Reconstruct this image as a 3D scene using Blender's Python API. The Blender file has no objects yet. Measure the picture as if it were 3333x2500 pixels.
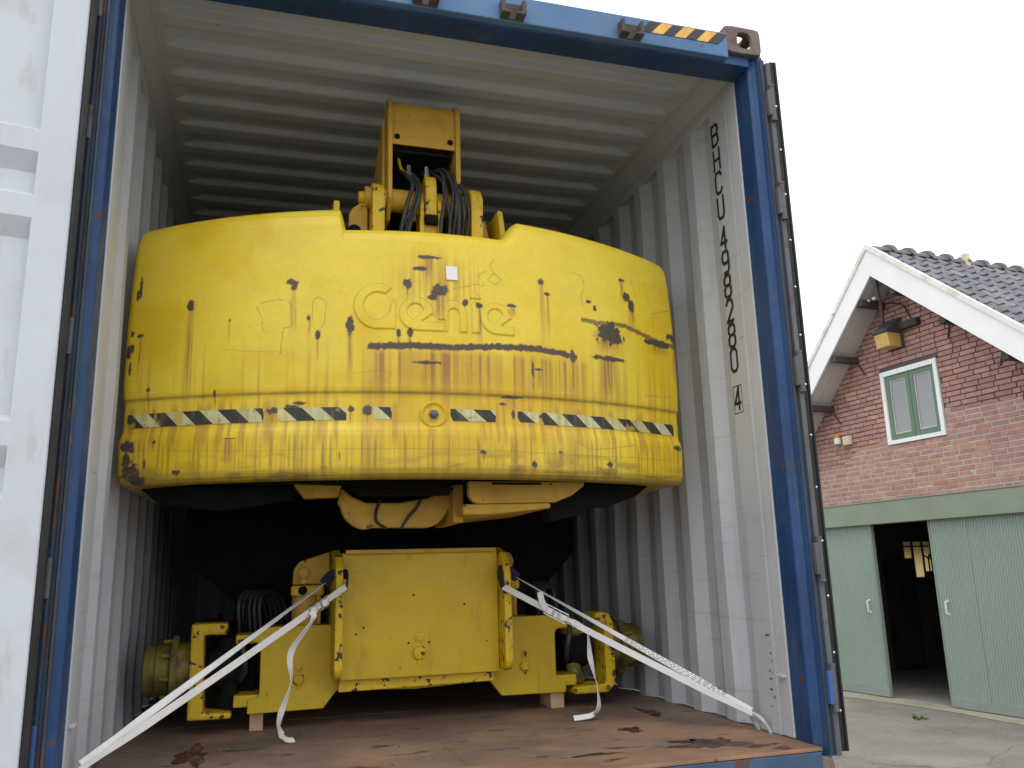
import bpy, bmesh, math, random
import numpy as np
from mathutils import Matrix, Vector
random.seed(7)
np.random.seed(7)
scene = bpy.context.scene
COL = scene.collection
R_ = math.radians
FZ = 1.0            # container floor above the yard

# ------------------------------------------------------------------ camera
cam_d = bpy.data.cameras.new('camera')
cam = bpy.data.objects.new('camera', cam_d)
COL.objects.link(cam)
cam_d.sensor_fit = 'HORIZONTAL'
cam_d.sensor_width = 36
cam_d.lens = 29.595
cam_d.clip_start = 0.05
cam_d.clip_end = 600
_r = ((.95849, -.28385, -.02697), (.03699, .21759, -.97534), (.28272, .93385, .21906))
cam.matrix_world = Matrix(((_r[0][0], -_r[1][0], -_r[2][0], .4959),
                           (_r[0][1], -_r[1][1], -_r[2][1], -2.7599),
                           (_r[0][2], -_r[1][2], -_r[2][2], .5995 + FZ),
                           (0, 0, 0, 1)))
scene.camera = cam

# ------------------------------------------------------------------ sky and light: bright overcast
SUN_EL, SUN_AZ = 52, 205      # degrees; azimuth from +Y clockwise
world = bpy.data.worlds.new('World')
scene.world = world
world.use_nodes = True
wn = world.node_tree.nodes
wl = world.node_tree.links
wn.clear()
sky = wn.new('ShaderNodeTexSky')
sky.sky_type = 'NISHITA'
sky.sun_disc = False
sky.sun_elevation = R_(SUN_EL)
sky.sun_rotation = R_(SUN_AZ)
tc = wn.new('ShaderNodeTexCoord')
cn = wn.new('ShaderNodeTexNoise')
cn.inputs['Scale'].default_value = 2.2
cn.inputs['Detail'].default_value = 4
wl.new(tc.outputs['Generated'], cn.inputs['Vector'])
cr_ = wn.new('ShaderNodeMapRange')
cr_.inputs['To Min'].default_value = 12.6
cr_.inputs['To Max'].default_value = 15.2
wl.new(cn.outputs['Fac'], cr_.inputs['Value'])
cl = wn.new('ShaderNodeVectorMath')
cl.operation = 'SCALE'
cl.inputs[0].default_value = (.965, .985, 1.0)
wl.new(cr_.outputs['Result'], cl.inputs['Scale'])
wmix = wn.new('ShaderNodeMix')
wmix.data_type = 'RGBA'
wmix.inputs['Factor'].default_value = .9
wl.new(sky.outputs['Color'], wmix.inputs[6])
wl.new(cl.outputs['Vector'], wmix.inputs[7])
bg = wn.new('ShaderNodeBackground')
bg.inputs['Strength'].default_value = .1
wl.new(wmix.outputs[2], bg.inputs['Color'])
wo = wn.new('ShaderNodeOutputWorld')
wl.new(bg.outputs['Background'], wo.inputs['Surface'])

sd = bpy.data.lights.new('sun', 'SUN')
sd.energy = .6
sd.angle = R_(25)
sd.color = (1, .97, .93)
sun = bpy.data.objects.new('sun', sd)
COL.objects.link(sun)
_el, _az = R_(SUN_EL), R_(SUN_AZ)
sdir = Vector((math.sin(_az) * math.cos(_el), math.cos(_az) * math.cos(_el), math.sin(_el)))
sun.location = sdir * 30
sun.rotation_euler = sdir.to_track_quat('Z', 'Y').to_euler()
vs = scene.view_settings
vs.view_transform = 'Standard'
vs.look = 'None'
vs.gamma = 1
vs.exposure = 0.28
vs.use_curve_mapping = False
scene.cycles.max_bounces = 14
scene.cycles.diffuse_bounces = 6

# ------------------------------------------------------------------ materials
def srgb(r, g, b):
    f = lambda c: c / 12.92 if c <= .04045 else ((c + .055) / 1.055) ** 2.4
    return (f(r / 255), f(g / 255), f(b / 255))

def _noise(nt, vec, scale, detail=4, rough=.55, stretch=None):
    n = nt.nodes.new('ShaderNodeTexNoise')
    n.inputs['Scale'].default_value = scale
    n.inputs['Detail'].default_value = detail
    n.inputs['Roughness'].default_value = rough
    if stretch:
        m = nt.nodes.new('ShaderNodeMapping')
        m.inputs['Scale'].default_value = stretch
        nt.links.new(vec, m.inputs['Vector'])
        vec = m.outputs['Vector']
    nt.links.new(vec, n.inputs['Vector'])
    return n.outputs['Fac']

def _range(nt, v, a, b, c=0, d=1):
    m = nt.nodes.new('ShaderNodeMapRange')
    m.inputs['From Min'].default_value = a
    m.inputs['From Max'].default_value = b
    m.inputs['To Min'].default_value = c
    m.inputs['To Max'].default_value = d
    nt.links.new(v, m.inputs['Value'])
    return m.outputs['Result']

def _mix(nt, fac, a, b, blend='MIX'):
    m = nt.nodes.new('ShaderNodeMix')
    m.data_type = 'RGBA'
    m.blend_type = blend
    for sock, v in ((0, fac), (6, a), (7, b)):
        if isinstance(v, (int, float)):
            m.inputs[sock].default_value = v
        elif isinstance(v, tuple):
            m.inputs[sock].default_value = (*v, 1) if len(v) == 3 else v
        else:
            nt.links.new(v, m.inputs[sock])
    return m.outputs[2]

def pmat(name, col, rough=.6, metal=0., var=.15, vscale=2.5, layers=(), bump=.15, bscale=90, bstretch=None,
         spec=.4, attr=None, rand=None, translucent=0.):
    """Procedural paint: value noise, then layers (colour, lo, hi, scale, stretch, strength), then fine bump."""
    m = bpy.data.materials.new(name)
    m.use_nodes = True
    nt = m.node_tree
    b = nt.nodes['Principled BSDF']
    g = nt.nodes.new('ShaderNodeNewGeometry')
    pos = g.outputs['Position']
    c = col
    if attr:
        a = nt.nodes.new('ShaderNodeAttribute')
        a.attribute_name = attr
        c = a.outputs['Color']
    if rand:
        oi = nt.nodes.new('ShaderNodeObjectInfo')
        ad = nt.nodes.new('ShaderNodeMath')
        ad.operation = 'ADD'
        nt.links.new(oi.outputs['Random'], ad.inputs[0])
        nt.links.new(g.outputs['Random Per Island'], ad.inputs[1])
        fr = nt.nodes.new('ShaderNodeMath')
        fr.operation = 'FRACT'
        nt.links.new(ad.outputs[0], fr.inputs[0])
        rp = nt.nodes.new('ShaderNodeValToRGB')
        el = rp.color_ramp.elements
        el[0].color = (*rand[0], 1)
        el[1].color = (*rand[-1], 1)
        for i, rc in enumerate(rand[1:-1]):
            e = el.new((i + 1) / (len(rand) - 1))
            e.color = (*rc, 1)
        nt.links.new(fr.outputs[0], rp.inputs[0])
        c = rp.outputs[0]
    if var:
        v = _range(nt, _noise(nt, pos, vscale), .3, .7, 1 - var, 1 + var)
        vv = nt.nodes.new('ShaderNodeCombineColor')
        for k in range(3):
            nt.links.new(v, vv.inputs[k])
        c = _mix(nt, 1.0, c, vv.outputs[0], 'MULTIPLY')
    rsock = None
    for (lc, lo, hi, sc, st, amt) in layers:
        f = _range(nt, _noise(nt, pos, sc, 6, .6, st), lo, hi, 0, amt)
        c = _mix(nt, f, c, lc)
    if isinstance(c, tuple):
        b.inputs['Base Color'].default_value = (*c, 1)
    else:
        nt.links.new(c, b.inputs['Base Color'])
    rr = _range(nt, _noise(nt, pos, 14, 4), .3, .7, max(.03, rough - .1), min(1, rough + .1))
    nt.links.new(rr, b.inputs['Roughness'])
    b.inputs['Metallic'].default_value = metal
    b.inputs['Specular IOR Level'].default_value = spec
    if bump:
        bp = nt.nodes.new('ShaderNodeBump')
        bp.inputs['Strength'].default_value = bump
        bp.inputs['Distance'].default_value = .004
        nt.links.new(_noise(nt, pos, bscale, 5, .6, bstretch), bp.inputs['Height'])
        nt.links.new(bp.outputs['Normal'], b.inputs['Normal'])
    if translucent:
        out = nt.nodes['Material Output']
        tr = nt.nodes.new('ShaderNodeBsdfTranslucent')
        tr.inputs['Color'].default_value = (*col, 1)
        mx = nt.nodes.new('ShaderNodeMixShader')
        mx.inputs[0].default_value = translucent
        nt.links.new(b.outputs[0], mx.inputs[1])
        nt.links.new(tr.outputs[0], mx.inputs[2])
        nt.links.new(mx.outputs[0], out.inputs['Surface'])
    return m

RUST = (.10, .045, .022)
RUSTD = (.045, .026, .02)
ST = (9, 9, .7)          # vertical streaks
M = {}
M['blue'] = pmat('container_blue_paint', (.012, .050, .155), .5, var=.25, vscale=3,
                 layers=[((.05, .09, .14), .5, .75, 5, ST, .6), (RUST, .63, .68, 9, None, .9), ((.16, .2, .25), .6, .8, 2, None, .5)], bump=.25, bscale=40)
M['blue_worn'] = pmat('container_worn_blue', (.02, .045, .09), .6, var=.3, vscale=4,
                      layers=[((.035, .032, .032), .42, .6, 4, (14, 14, .5), .9), (RUST, .58, .66, 7, (5, 5, 1.2), .9), ((.45, .42, .3), .715, .73, 5, (9, 9, 1.6), .8)], bump=.3, bscale=50)
M['header'] = pmat('container_blue_sky_lit', (.075, .17, .33), .5, var=.15, vscale=3,  # the container blue, lightened to carry the sky light on the header
                   layers=[((.16, .2, .23), .55, .8, 2, None, .6), (RUST, .66, .7, 12, None, .8)], bump=.25, bscale=40)
M['grey'] = pmat('container_inner_grey', (.485, .51, .55), .55, var=.07, vscale=1.2,
                 layers=[((.34, .335, .325), .55, .8, 3, ST, .45), ((.36, .35, .33), .58, .7, 4, (1, .5, 9), .5), ((.20, .18, .16), .66, .70, 9, (1, .35, 7), .5), ((.27, .26, .245), .62, .8, 7, None, .35), (RUST, .745, .76, 16, None, .9)], bump=.15, bscale=30)
M['roofgrey'] = pmat('container_roof_grey', (.50, .53, .58), .6, var=.08, vscale=1.5,
                     layers=[((.33, .33, .33), .5, .75, 3, None, .45), (RUST, .73, .75, 15, None, .6)], bump=.15, bscale=30)
M['door_white'] = pmat('door_inner_white', (.52, .55, .60), .5, var=.05, vscale=1.5,
                       layers=[((.40, .385, .37), .5, .75, 4, None, .55), ((.36, .33, .31), .6, .75, 3, (6, 6, .5), .5), (RUST, .735, .75, 16, (1, 1, 1.5), .6), ((.42, .40, .38), .60, .70, 9, (2, 2, .6), .5)], bump=.12, bscale=35)
M['dark_worn'] = pmat('dark_worn_steel', (.028, .027, .03), .6, var=.3, vscale=4, layers=[((.03, .05, .085), .5, .62, 3, (14, 14, .4), .9), (RUST, .57, .66, 6, (6, 6, 1), .9), ((.42, .36, .22), .70, .715, 5, (9, 9, 1.5), .8)], bump=.3, bscale=50)
M['rubber'] = pmat('gasket_rubber', (.008, .008, .009), .6, var=.3, vscale=6, layers=[((.025, .02, .017), .5, .75, 4, ST, .7)], bump=.2, bscale=60)
M['casting'] = pmat('casting_steel', (.17, .14, .13), .7, var=.25, vscale=8, layers=[((.14, .06, .03), .45, .65, 9, None, .8), ((.25, .24, .24), .55, .75, 5, None, .6)], bump=.5, bscale=60)
M['rusty'] = pmat('rusted_steel', (.085, .07, .065), .75, var=.3, vscale=8, layers=[((.15, .07, .04), .52, .7, 9, None, .6), ((.22, .21, .21), .6, .75, 6, None, .6)], bump=.5, bscale=70)
M['hinge'] = pmat('hinge_grey_blue', (.10, .11, .12), .6, var=.25, vscale=6, layers=[((.10, .085, .07), .45, .7, 3, ST, .8), (RUST, .6, .68, 9, None, .9)], bump=.3, bscale=60)
M['hingeblue'] = pmat('hinge_bright_blue', (.04, .10, .28), .5, var=.15, bump=.2)
M['text'] = pmat('stencil_black', (.02, .022, .022), .7, var=.2, bump=0)
M['stripe_y'] = pmat('stripe_amber', (.75, .42, .08), .5, var=.15, vscale=20, layers=[((.5, .12, .02), .55, .75, 14, None, .7)], bump=.1)
M['stripe_k'] = pmat('stripe_black', (.045, .042, .045), .6, var=.2, bump=.1)
M['yellow'] = pmat('machine_yellow', (.55, .375, .012), .5, var=.12, vscale=4,
                   layers=[((.20, .13, .02), .55, .85, 5, (3, 3, 1), .55), (RUSTD, .685, .7, 30, None, .95)], bump=.2, bscale=70)
M['yellow_chip'] = pmat('machine_yellow_chipped', (.60, .40, .010), .5, var=.1, vscale=4,
                        layers=[((.25, .13, .03), .5, .8, 7, (3, 3, 1), .6), (RUSTD, .585, .60, 26, None, 1.)], bump=.35, bscale=70)
M['yellow_old'] = pmat('machine_yellow_faded', (.50, .30, .035), .6, var=.15, vscale=5,
                       layers=[((.16, .08, .02), .5, .8, 6, None, .6), (RUSTD, .66, .68, 22, None, .9)], bump=.25, bscale=70)
M['hubpaint'] = pmat('hub_worn_yellow', (.18, .145, .025), .6, var=.3, vscale=8,
                     layers=[((.03, .025, .018), .42, .6, 9, None, .9), ((.3, .3, .31), .64, .7, 12, None, .7)], bump=.4, bscale=60)
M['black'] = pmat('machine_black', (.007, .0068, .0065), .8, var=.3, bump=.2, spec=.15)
M['sillblue'] = pmat('sill_worn_blue', (.035, .078, .15), .55, var=.2, vscale=4, layers=[((.1, .12, .14), .5, .75, 3, None, .6), (RUST, .58, .66, 6, (2, 2, 1), .9)], bump=.3, bscale=50)
M['hose'] = pmat('hose_rubber', (.03, .031, .033), .45, var=.2, vscale=10, layers=[((.12, .12, .12), .55, .8, 9, None, .5)], bump=.2)
M['chrome'] = pmat('zinc_steel', (.62, .64, .67), .25, metal=1, var=.1, bump=.1)
M['webbing'] = pmat('white_webbing', (.72, .71, .70), .8, var=.06, vscale=9, layers=[((.35, .28, .22), .62, .8, 12, None, .6)], bump=.5, bscale=300, spec=.2)
M['sleeve'] = pmat('dark_blue_sleeve', (.018, .022, .05), .8, var=.2, bump=.4, bscale=200)
M['wood'] = pmat('raw_timber', (.50, .33, .20), .75, var=.15, vscale=8, layers=[((.25, .12, .07), .5, .75, 7, None, .7)], bump=.35, bscale=40, bstretch=(1, 9, 1))
M['ply'] = pmat('floor_plywood', (.235, .16, .12), .66, var=.25, vscale=1.8,
                layers=[((.12, .093, .08), .42, .6, 1.6, None, .8), ((.38, .215, .135), .52, .68, 2.1, None, .75), ((.04, .026, .022), .58, .68, 5, (1, 2.6, 1), .9), ((.36, .30, .25), .62, .70, 9, (7, 1.2, 1), .6), ((.36, .21, .13), .50, .66, 1.1, None, .7), ((.03, .02, .018), .66, .69, 13, (2, 1, 1), .8)],
                bump=.35, bscale=30, bstretch=(1, 6, 1))
M['sill'] = pmat('sill_rust', (.24, .14, .09), .7, var=.25, vscale=5,
                 layers=[((.34, .19, .11), .45, .65, 3, None, .8), ((.05, .026, .02), .58, .66, 6, (1, 2, 1), .9), ((.05, .1, .2), .66, .7, 5, None, .8)], bump=.5, bscale=60)
M['stain'] = pmat('dark_soak', (.075, .035, .024), .45, var=.3, vscale=8, layers=[((.03, .016, .013), .48, .6, 14, None, .9), ((.26, .14, .085), .56, .64, 17, None, .85)], bump=.3)
M['concrete'] = pmat('yard_concrete', (.25, .225, .192), .85, var=.12, vscale=.7,
                     layers=[((.185, .163, .142), .47, .6, 1.3, None, .75), ((.38, .35, .265), .54, .7, .8, None, .6), ((.21, .225, .14), .6, .78, 1.7, None, .4),
                             ((.46, .45, .41), .60, .68, 46, None, .65), ((.06, .052, .045), .58, .68, 34, None, .55), ((.08, .064, .06), .66, .72, 3.2, None, .7)], bump=.8, bscale=55)
M['apron'] = pmat('apron_concrete', (.36, .33, .26), .85, var=.12, vscale=2, layers=[((.24, .23, .13), .5, .75, 2.2, None, .6), ((.14, .12, .10), .6, .75, 6, None, .6)], bump=.6, bscale=50)
BR = [srgb(*c) for c in ((168, 129, 120), (183, 141, 129), (174, 132, 122), (188, 147, 135), (158, 123, 116), (178, 140, 129), (171, 127, 119))]
M['brick'] = pmat('brick', BR[0], .85, var=.16, vscale=14, rand=BR, layers=[((.12, .08, .07), .6, .8, 9, None, .5), ((.3, .22, .18), .64, .8, 22, None, .35)], bump=.7, bscale=70, spec=.2)
M['white_paint'] = pmat('white_board_paint', (.86, .86, .86), .5, var=.04, vscale=2, layers=[((.55, .56, .42), .66, .8, 3, None, .4)], bump=.08)
M['soffit'] = pmat('soffit_paint', (.56, .535, .515), .6, var=.06, layers=[((.4, .36, .33), .58, .8, 5, None, .5)], bump=.15)
M['darkwood'] = pmat('dark_timber', (.055, .045, .04), .75, var=.3, vscale=7, bump=.5, bscale=50)
M['ironred'] = pmat('painted_iron', (.075, .032, .032), .6, var=.2, bump=.2)
M['greenframe'] = pmat('green_window_paint', srgb(98, 124, 103), .45, var=.08, bump=.1)
M['handle'] = pmat('handle_steel', (.75, .75, .74), .4, metal=.2, var=.05, bump=0)
M['bead'] = pmat('glazing_bead', (.62, .56, .52), .6, var=.06, bump=.1)
M['glass'] = pmat('window_glass_with_net', (.27, .285, .295), .12, var=.06, vscale=2, bump=0, spec=.6)
M['gdoor'] = pmat('green_grey_door', srgb(142, 159, 147), .55, var=.05, vscale=1.4, layers=[((.27, .3, .25), .55, .8, 4, (9, 9, .8), .35), ((.2, .2, .17), .68, .8, 9, None, .4)], bump=.1)
M['gfascia'] = pmat('green_grey_fascia', srgb(134, 144, 124), .6, var=.08, vscale=2, layers=[((.2, .21, .16), .58, .8, 4, None, .5)], bump=.15)
M['gboard'] = pmat('door_bottom_board', srgb(134, 144, 136), .65, var=.08, layers=[((.2, .19, .18), .55, .8, 5, None, .6)], bump=.2)
M['lead'] = pmat('lead_grey', (.08, .085, .095), .6, var=.2, bump=.25)
TL = [srgb(*c) for c in ((92, 92, 100), (110, 110, 118), (100, 100, 108), (122, 120, 124), (96, 98, 106))]
M['tile'] = pmat('roof_tile', TL[0], .38, var=.15, vscale=9, rand=TL, layers=[((.2, .18, .13), .62, .8, 11, None, .5)], bump=.4, bscale=60)
M['ridge'] = pmat('ridge_tile_grey', (.13, .13, .145), .55, var=.2, vscale=7, layers=[((.42, .26, .06), .64, .72, 7, None, .6)], bump=.4)
M['amber'] = pmat('amber_lamp_glass', (.72, .50, .14), .25, var=.12, vscale=18, bump=.1, translucent=.25)
M['hood'] = pmat('lantern_hood', (.055, .062, .075), .4, var=.15, bump=.15)
M['cream'] = pmat('cream_plastic', (.66, .55, .38), .5, var=.05, bump=.05)
M['orange'] = pmat('orange_lens', (.72, .24, .02), .25, var=.08, bump=0, translucent=.2)
M['plastic_white'] = pmat('white_plastic', (.72, .72, .72), .45, var=.04, bump=.05)
M['pane'] = pmat('bright_far_pane', (.92, .80, .55), .5, var=.08, vscale=5, bump=0, translucent=.85)
M['inner_wall'] = pmat('dark_inner_wall', (.17, .145, .12), .9, var=.25, vscale=3, bump=.5, bscale=30, bstretch=(1, 1, 6))
M['inner_floor'] = pmat('inner_floor', (.26, .24, .21), .85, var=.15, bump=.4)
M['leaf'] = pmat('weed_leaf', (.07, .13, .03), .6, var=.3, vscale=30, bump=.1)
M['tyre'] = pmat('tyre_rubber', (.02, .02, .02), .85, var=.2, bump=.5)
M['frame_black'] = pmat('trailer_frame', (.03, .03, .032), .55, var=.25, bump=.2)
M['moss_white'] = pmat('mossy_white_paint', (.80, .80, .76), .6, var=.08, vscale=3, layers=[((.45, .5, .30), .48, .66, 3, None, .7), ((.22, .26, .1), .62, .7, 7, None, .7)], bump=.3)
M['mortar2'] = pmat('new_mortar', (.50, .46, .38), .9, var=.15, vscale=8, bump=.6, bscale=80)
M['mortar'] = pmat('mortar', (.33, .30, .25), .9, var=.15, vscale=8, bump=.7, bscale=80)
_nt = M['mortar'].node_tree      # the upper gable was never repointed: its joints are old, dark and sooty
_g = _nt.nodes.new('ShaderNodeNewGeometry')
_sx = _nt.nodes.new('ShaderNodeSeparateXYZ')
_nt.links.new(_g.outputs['Position'], _sx.inputs[0])
_ad = _nt.nodes.new('ShaderNodeMath')
_ad.operation = 'MULTIPLY_ADD'
_nt.links.new(_noise(_nt, _g.outputs['Position'], 1.6), _ad.inputs[0])
_ad.inputs[1].default_value = .8
_nt.links.new(_sx.outputs['Z'], _ad.inputs[2])
_f = _range(_nt, _ad.outputs[0], 3.45, 3.6)
_b = _nt.nodes['Principled BSDF']
_old = _b.inputs['Base Color'].links[0].from_socket
_nt.links.new(_mix(_nt, _f, _old, (.12, .10, .092)), _b.inputs['Base Color'])

# CRACKS: fine cracks wander over the yard concrete
_nt = M['concrete'].node_tree
_g = _nt.nodes.new('ShaderNodeNewGeometry')
_w = _nt.nodes.new('ShaderNodeTexNoise')
_w.inputs['Scale'].default_value = 1.3
_nt.links.new(_g.outputs['Position'], _w.inputs['Vector'])
_wv = _nt.nodes.new('ShaderNodeMixRGB')
_wv.blend_type = 'ADD'
_wv.inputs[0].default_value = .9
_nt.links.new(_g.outputs['Position'], _wv.inputs[1])
_nt.links.new(_w.outputs['Color'], _wv.inputs[2])
_vo = _nt.nodes.new('ShaderNodeTexVoronoi')
_vo.feature = 'DISTANCE_TO_EDGE'
_vo.inputs['Scale'].default_value = .55
_nt.links.new(_wv.outputs[0], _vo.inputs['Vector'])
_f = _range(_nt, _vo.outputs['Distance'], .001, .009, .5, 0)
_b = _nt.nodes['Principled BSDF']
_old = _b.inputs['Base Color'].links[0].from_socket
_nt.links.new(_mix(_nt, _f, _old, (.07, .068, .045)), _b.inputs['Base Color'])

# ------------------------------------------------------------------ mesh helpers
ORIG = {}

def root_of(o):
    while o.parent:
        o = o.parent
    return o

def thing(name, label, cat, base=(0, 0, 0), group=None, matrix=None, lift=FZ):
    """An Empty at the base of a thing. base is given in the thing's own frame."""
    e = bpy.data.objects.new(name, None)
    e.empty_display_size = .1
    COL.objects.link(e)
    ORIG[e.name] = Vector(base)
    if matrix is None:
        matrix = Matrix.Translation((0, 0, lift))
    e.matrix_world = matrix @ Matrix.Translation(base)
    tag(e, label, cat, group)
    return e

def tag(o, label=None, cat=None, group=None, kind=None):
    if label: o['label'] = label
    if cat: o['category'] = cat
    if group: o['group'] = group
    if kind: o['kind'] = kind
    return o

class MB:
    def __init__(s):
        s.v, s.f, s.mi = [], [], []

    def add(s, vs_, fs, mi=0):
        n = len(s.v)
        s.v += [tuple(p) for p in vs_]
        s.f += [tuple(i + n for i in f) for f in fs]
        s.mi += [mi] * len(fs)
        return s

    def box(s, x0, x1, y0, y1, z0, z1, mi=0):
        return s.add([(x0, y0, z0), (x1, y0, z0), (x1, y1, z0), (x0, y1, z0), (x0, y0, z1), (x1, y0, z1), (x1, y1, z1), (x0, y1, z1)],
                     [(0, 3, 2, 1), (4, 5, 6, 7), (0, 1, 5, 4), (1, 2, 6, 5), (2, 3, 7, 6), (3, 0, 4, 7)], mi)

    def bar(s, p0, p1, w, h, up=(0, 0, 1), mi=0):
        p0, p1 = Vector(p0), Vector(p1)
        d = (p1 - p0).normalized()
        u = Vector(up)
        sd_ = d.cross(u).normalized()
        u = sd_.cross(d)
        vs_ = []
        for p in (p0, p1):
            for a, b in ((-1, -1), (1, -1), (1, 1), (-1, 1)):
                vs_.append(p + sd_ * (a * w / 2) + u * (b * h / 2))
        return s.add(vs_, [(3, 2, 1, 0), (4, 5, 6, 7), (0, 1, 5, 4), (1, 2, 6, 5), (2, 3, 7, 6), (3, 0, 4, 7)], mi)

    def lathe(s, p0, axis, prof, n=24, mi=0, caps=True):
        p0, ax = Vector(p0), Vector(axis).normalized()
        t = Vector((0, 0, 1)) if abs(ax.z) < .9 else Vector((1, 0, 0))
        e1 = ax.cross(t).normalized()
        e2 = ax.cross(e1)
        vs_ = []
        for (h, r) in prof:
            for k in range(n):
                a = 2 * math.pi * k / n
                vs_.append(p0 + ax * h + (e1 * math.cos(a) + e2 * math.sin(a)) * r)
        fs = []
        for i in range(len(prof) - 1):
            for k in range(n):
                k2 = (k + 1) % n
                fs.append((i * n + k, i * n + k2, (i + 1) * n + k2, (i + 1) * n + k))
        if caps:
            fs.append(tuple(range(n - 1, -1, -1)))
            fs.append(tuple((len(prof) - 1) * n + k for k in range(n)))
        return s.add(vs_, fs, mi)

    def cyl(s, p0, p1, r, r1=None, n=16, mi=0):
        d = Vector(p1) - Vector(p0)
        return s.lathe(p0, d, [(0, r), (d.length, r if r1 is None else r1)], n, mi)

    def tube(s, pts, r, n=8, mi=0):
        pts = [Vector(p) for p in pts]
        vs_ = []
        for i, p in enumerate(pts):
            d = (pts[min(i + 1, len(pts) - 1)] - pts[max(i - 1, 0)]).normalized()
            t = Vector((.31, .2, .93)) if abs(d.z) < .9 else Vector((1, .1, 0))
            e1 = d.cross(t).normalized()
            e2 = d.cross(e1)
            for k in range(n):
                a = 2 * math.pi * k / n
                vs_.append(p + (e1 * math.cos(a) + e2 * math.sin(a)) * r)
        fs = []
        for i in range(len(pts) - 1):
            for k in range(n):
                k2 = (k + 1) % n
                fs.append((i * n + k, i * n + k2, (i + 1) * n + k2, (i + 1) * n + k))
        fs.append(tuple(range(n - 1, -1, -1)))
        fs.append(tuple((len(pts) - 1) * n + k for k in range(n)))
        return s.add(vs_, fs, mi)

    def prism(s, poly, axis, a0, a1, mi=0):
        def P(q, a):
            return {'x': (a, q[0], q[1]), 'y': (q[0], a, q[1]), 'z': (q[0], q[1], a)}[axis]
        n = len(poly)
        vs_ = [P(q, a0) for q in poly] + [P(q, a1) for q in poly]
        fs = [tuple(range(n)), tuple(range(2 * n - 1, n - 1, -1))]
        for i in range(n):
            j = (i + 1) % n
            fs.append((i, i + n, j + n, j))
        return s.add(vs_, fs, mi)

    def ring(s, outer, inner, axis, a0, a1, mi=0):
        def P(q, a):
            return {'x': (a, q[0], q[1]), 'y': (q[0], a, q[1]), 'z': (q[0], q[1], a)}[axis]
        n = len(outer)
        vs_ = [P(q, a0) for q in outer] + [P(q, a0) for q in inner] + [P(q, a1) for q in outer] + [P(q, a1) for q in inner]
        fs = []
        for i in range(n):
            j = (i + 1) % n
            fs += [(i, j, n + j, n + i), (2 * n + i, 3 * n + i, 3 * n + j, 2 * n + j), (i, 2 * n + i, 2 * n + j, j), (n + i, n + j, 3 * n + j, 3 * n + i)]
        return s.add(vs_, fs, mi)

    def sweep(s, pts, widths, wdirs, th=.0025, mi=0):
        """A ribbon with thickness along pts; wdirs gives the width direction at each point."""
        vs_ = []
        pts = [Vector(p) for p in pts]
        for i, p in enumerate(pts):
            d = (pts[min(i + 1, len(pts) - 1)] - pts[max(i - 1, 0)]).normalized()
            w = Vector(wdirs[i])
            w = (w - d * w.dot(d)).normalized()
            nn = d.cross(w)
            for a, b in ((-1, -1), (1, -1), (1, 1), (-1, 1)):
                vs_.append(p + w * (a * widths[i] / 2) + nn * (b * th / 2))
        fs = []
        for i in range(len(pts) - 1):
            for k in range(4):
                k2 = (k + 1) % 4
                fs.append((i * 4 + k, i * 4 + k2, i * 4 + 4 + k2, i * 4 + 4 + k))
        fs += [(3, 2, 1, 0), tuple(len(pts) * 4 - 4 + k for k in range(4))]
        return s.add(vs_, fs, mi)

    def xf(s, mat):
        s.v = [tuple(mat @ Vector(p)) for p in s.v]
        return s

    def build(s, name, mat, parent=None, bevel=0, smooth=0, lift=None, recalc=True, seg=2):
        me = bpy.data.meshes.new(name)
        o3 = Vector((0, 0, 0))
        if parent is not None:
            o3 = ORIG[root_of(parent).name]
        me.from_pydata([(p[0] - o3[0], p[1] - o3[1], p[2] - o3[2]) for p in s.v], [], s.f)
        mats = mat if isinstance(mat, (list, tuple)) else [mat]
        for m_ in mats:
            me.materials.append(M[m_])
        if len(mats) > 1:
            me.polygons.foreach_set('material_index', s.mi)
        if recalc:
            bm = bmesh.new()
            bm.from_mesh(me)
            bmesh.ops.recalc_face_normals(bm, faces=bm.faces)
            bm.to_mesh(me)
            bm.free()
        me.update()
        if smooth:
            me.polygons.foreach_set('use_smooth', [True] * len(me.polygons))
            me.set_sharp_from_angle(angle=R_(smooth))
        o = bpy.data.objects.new(name, me)
        COL.objects.link(o)
        if parent is not None:
            o.parent = parent
        elif lift is not None:
            o.location.z = lift
        if bevel:
            b = o.modifiers.new('bevel', 'BEVEL')
            b.width = bevel
            b.segments = seg
            b.limit_method = 'ANGLE'
            b.angle_limit = R_(35)
        return o

def arc2(cx, cy, r, a0, a1, n, ry=None):
    ry = r if ry is None else ry
    return [(cx + r * math.cos(R_(a0 + (a1 - a0) * i / n)), cy + ry * math.sin(R_(a0 + (a1 - a0) * i / n))) for i in range(n + 1)]

def rrect(x0, x1, y0, y1, r, n=5):
    return (arc2(x1 - r, y0 + r, r, -90, 0, n) + arc2(x1 - r, y1 - r, r, 0, 90, n) + arc2(x0 + r, y1 - r, r, 90, 180, n) + arc2(x0 + r, y0 + r, r, 180, 270, n))

def smoothpath(pts, n=6):
    """Catmull-Rom through pts."""
    P = [Vector(p) for p in pts]
    P = [2 * P[0] - P[1]] + P + [2 * P[-1] - P[-2]]
    out = []
    for i in range(1, len(P) - 2):
        for k in range(n):
            t = k / n
            a, b, c, d = P[i - 1], P[i], P[i + 1], P[i + 2]
            out.append(.5 * ((2 * b) + (-a + c) * t + (2 * a - 5 * b + 4 * c - d) * t * t + (-a + 3 * b - 3 * c + d) * t ** 3))
    out.append(P[-2])
    return out

# ================================================================== ground
g = MB()
g.add([(-90, -90, 0), (90, -90, 0), (90, 90, 0), (-90, 90, 0)], [(0, 1, 2, 3)])
tag(g.build('ground', 'concrete'), kind='structure')

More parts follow.
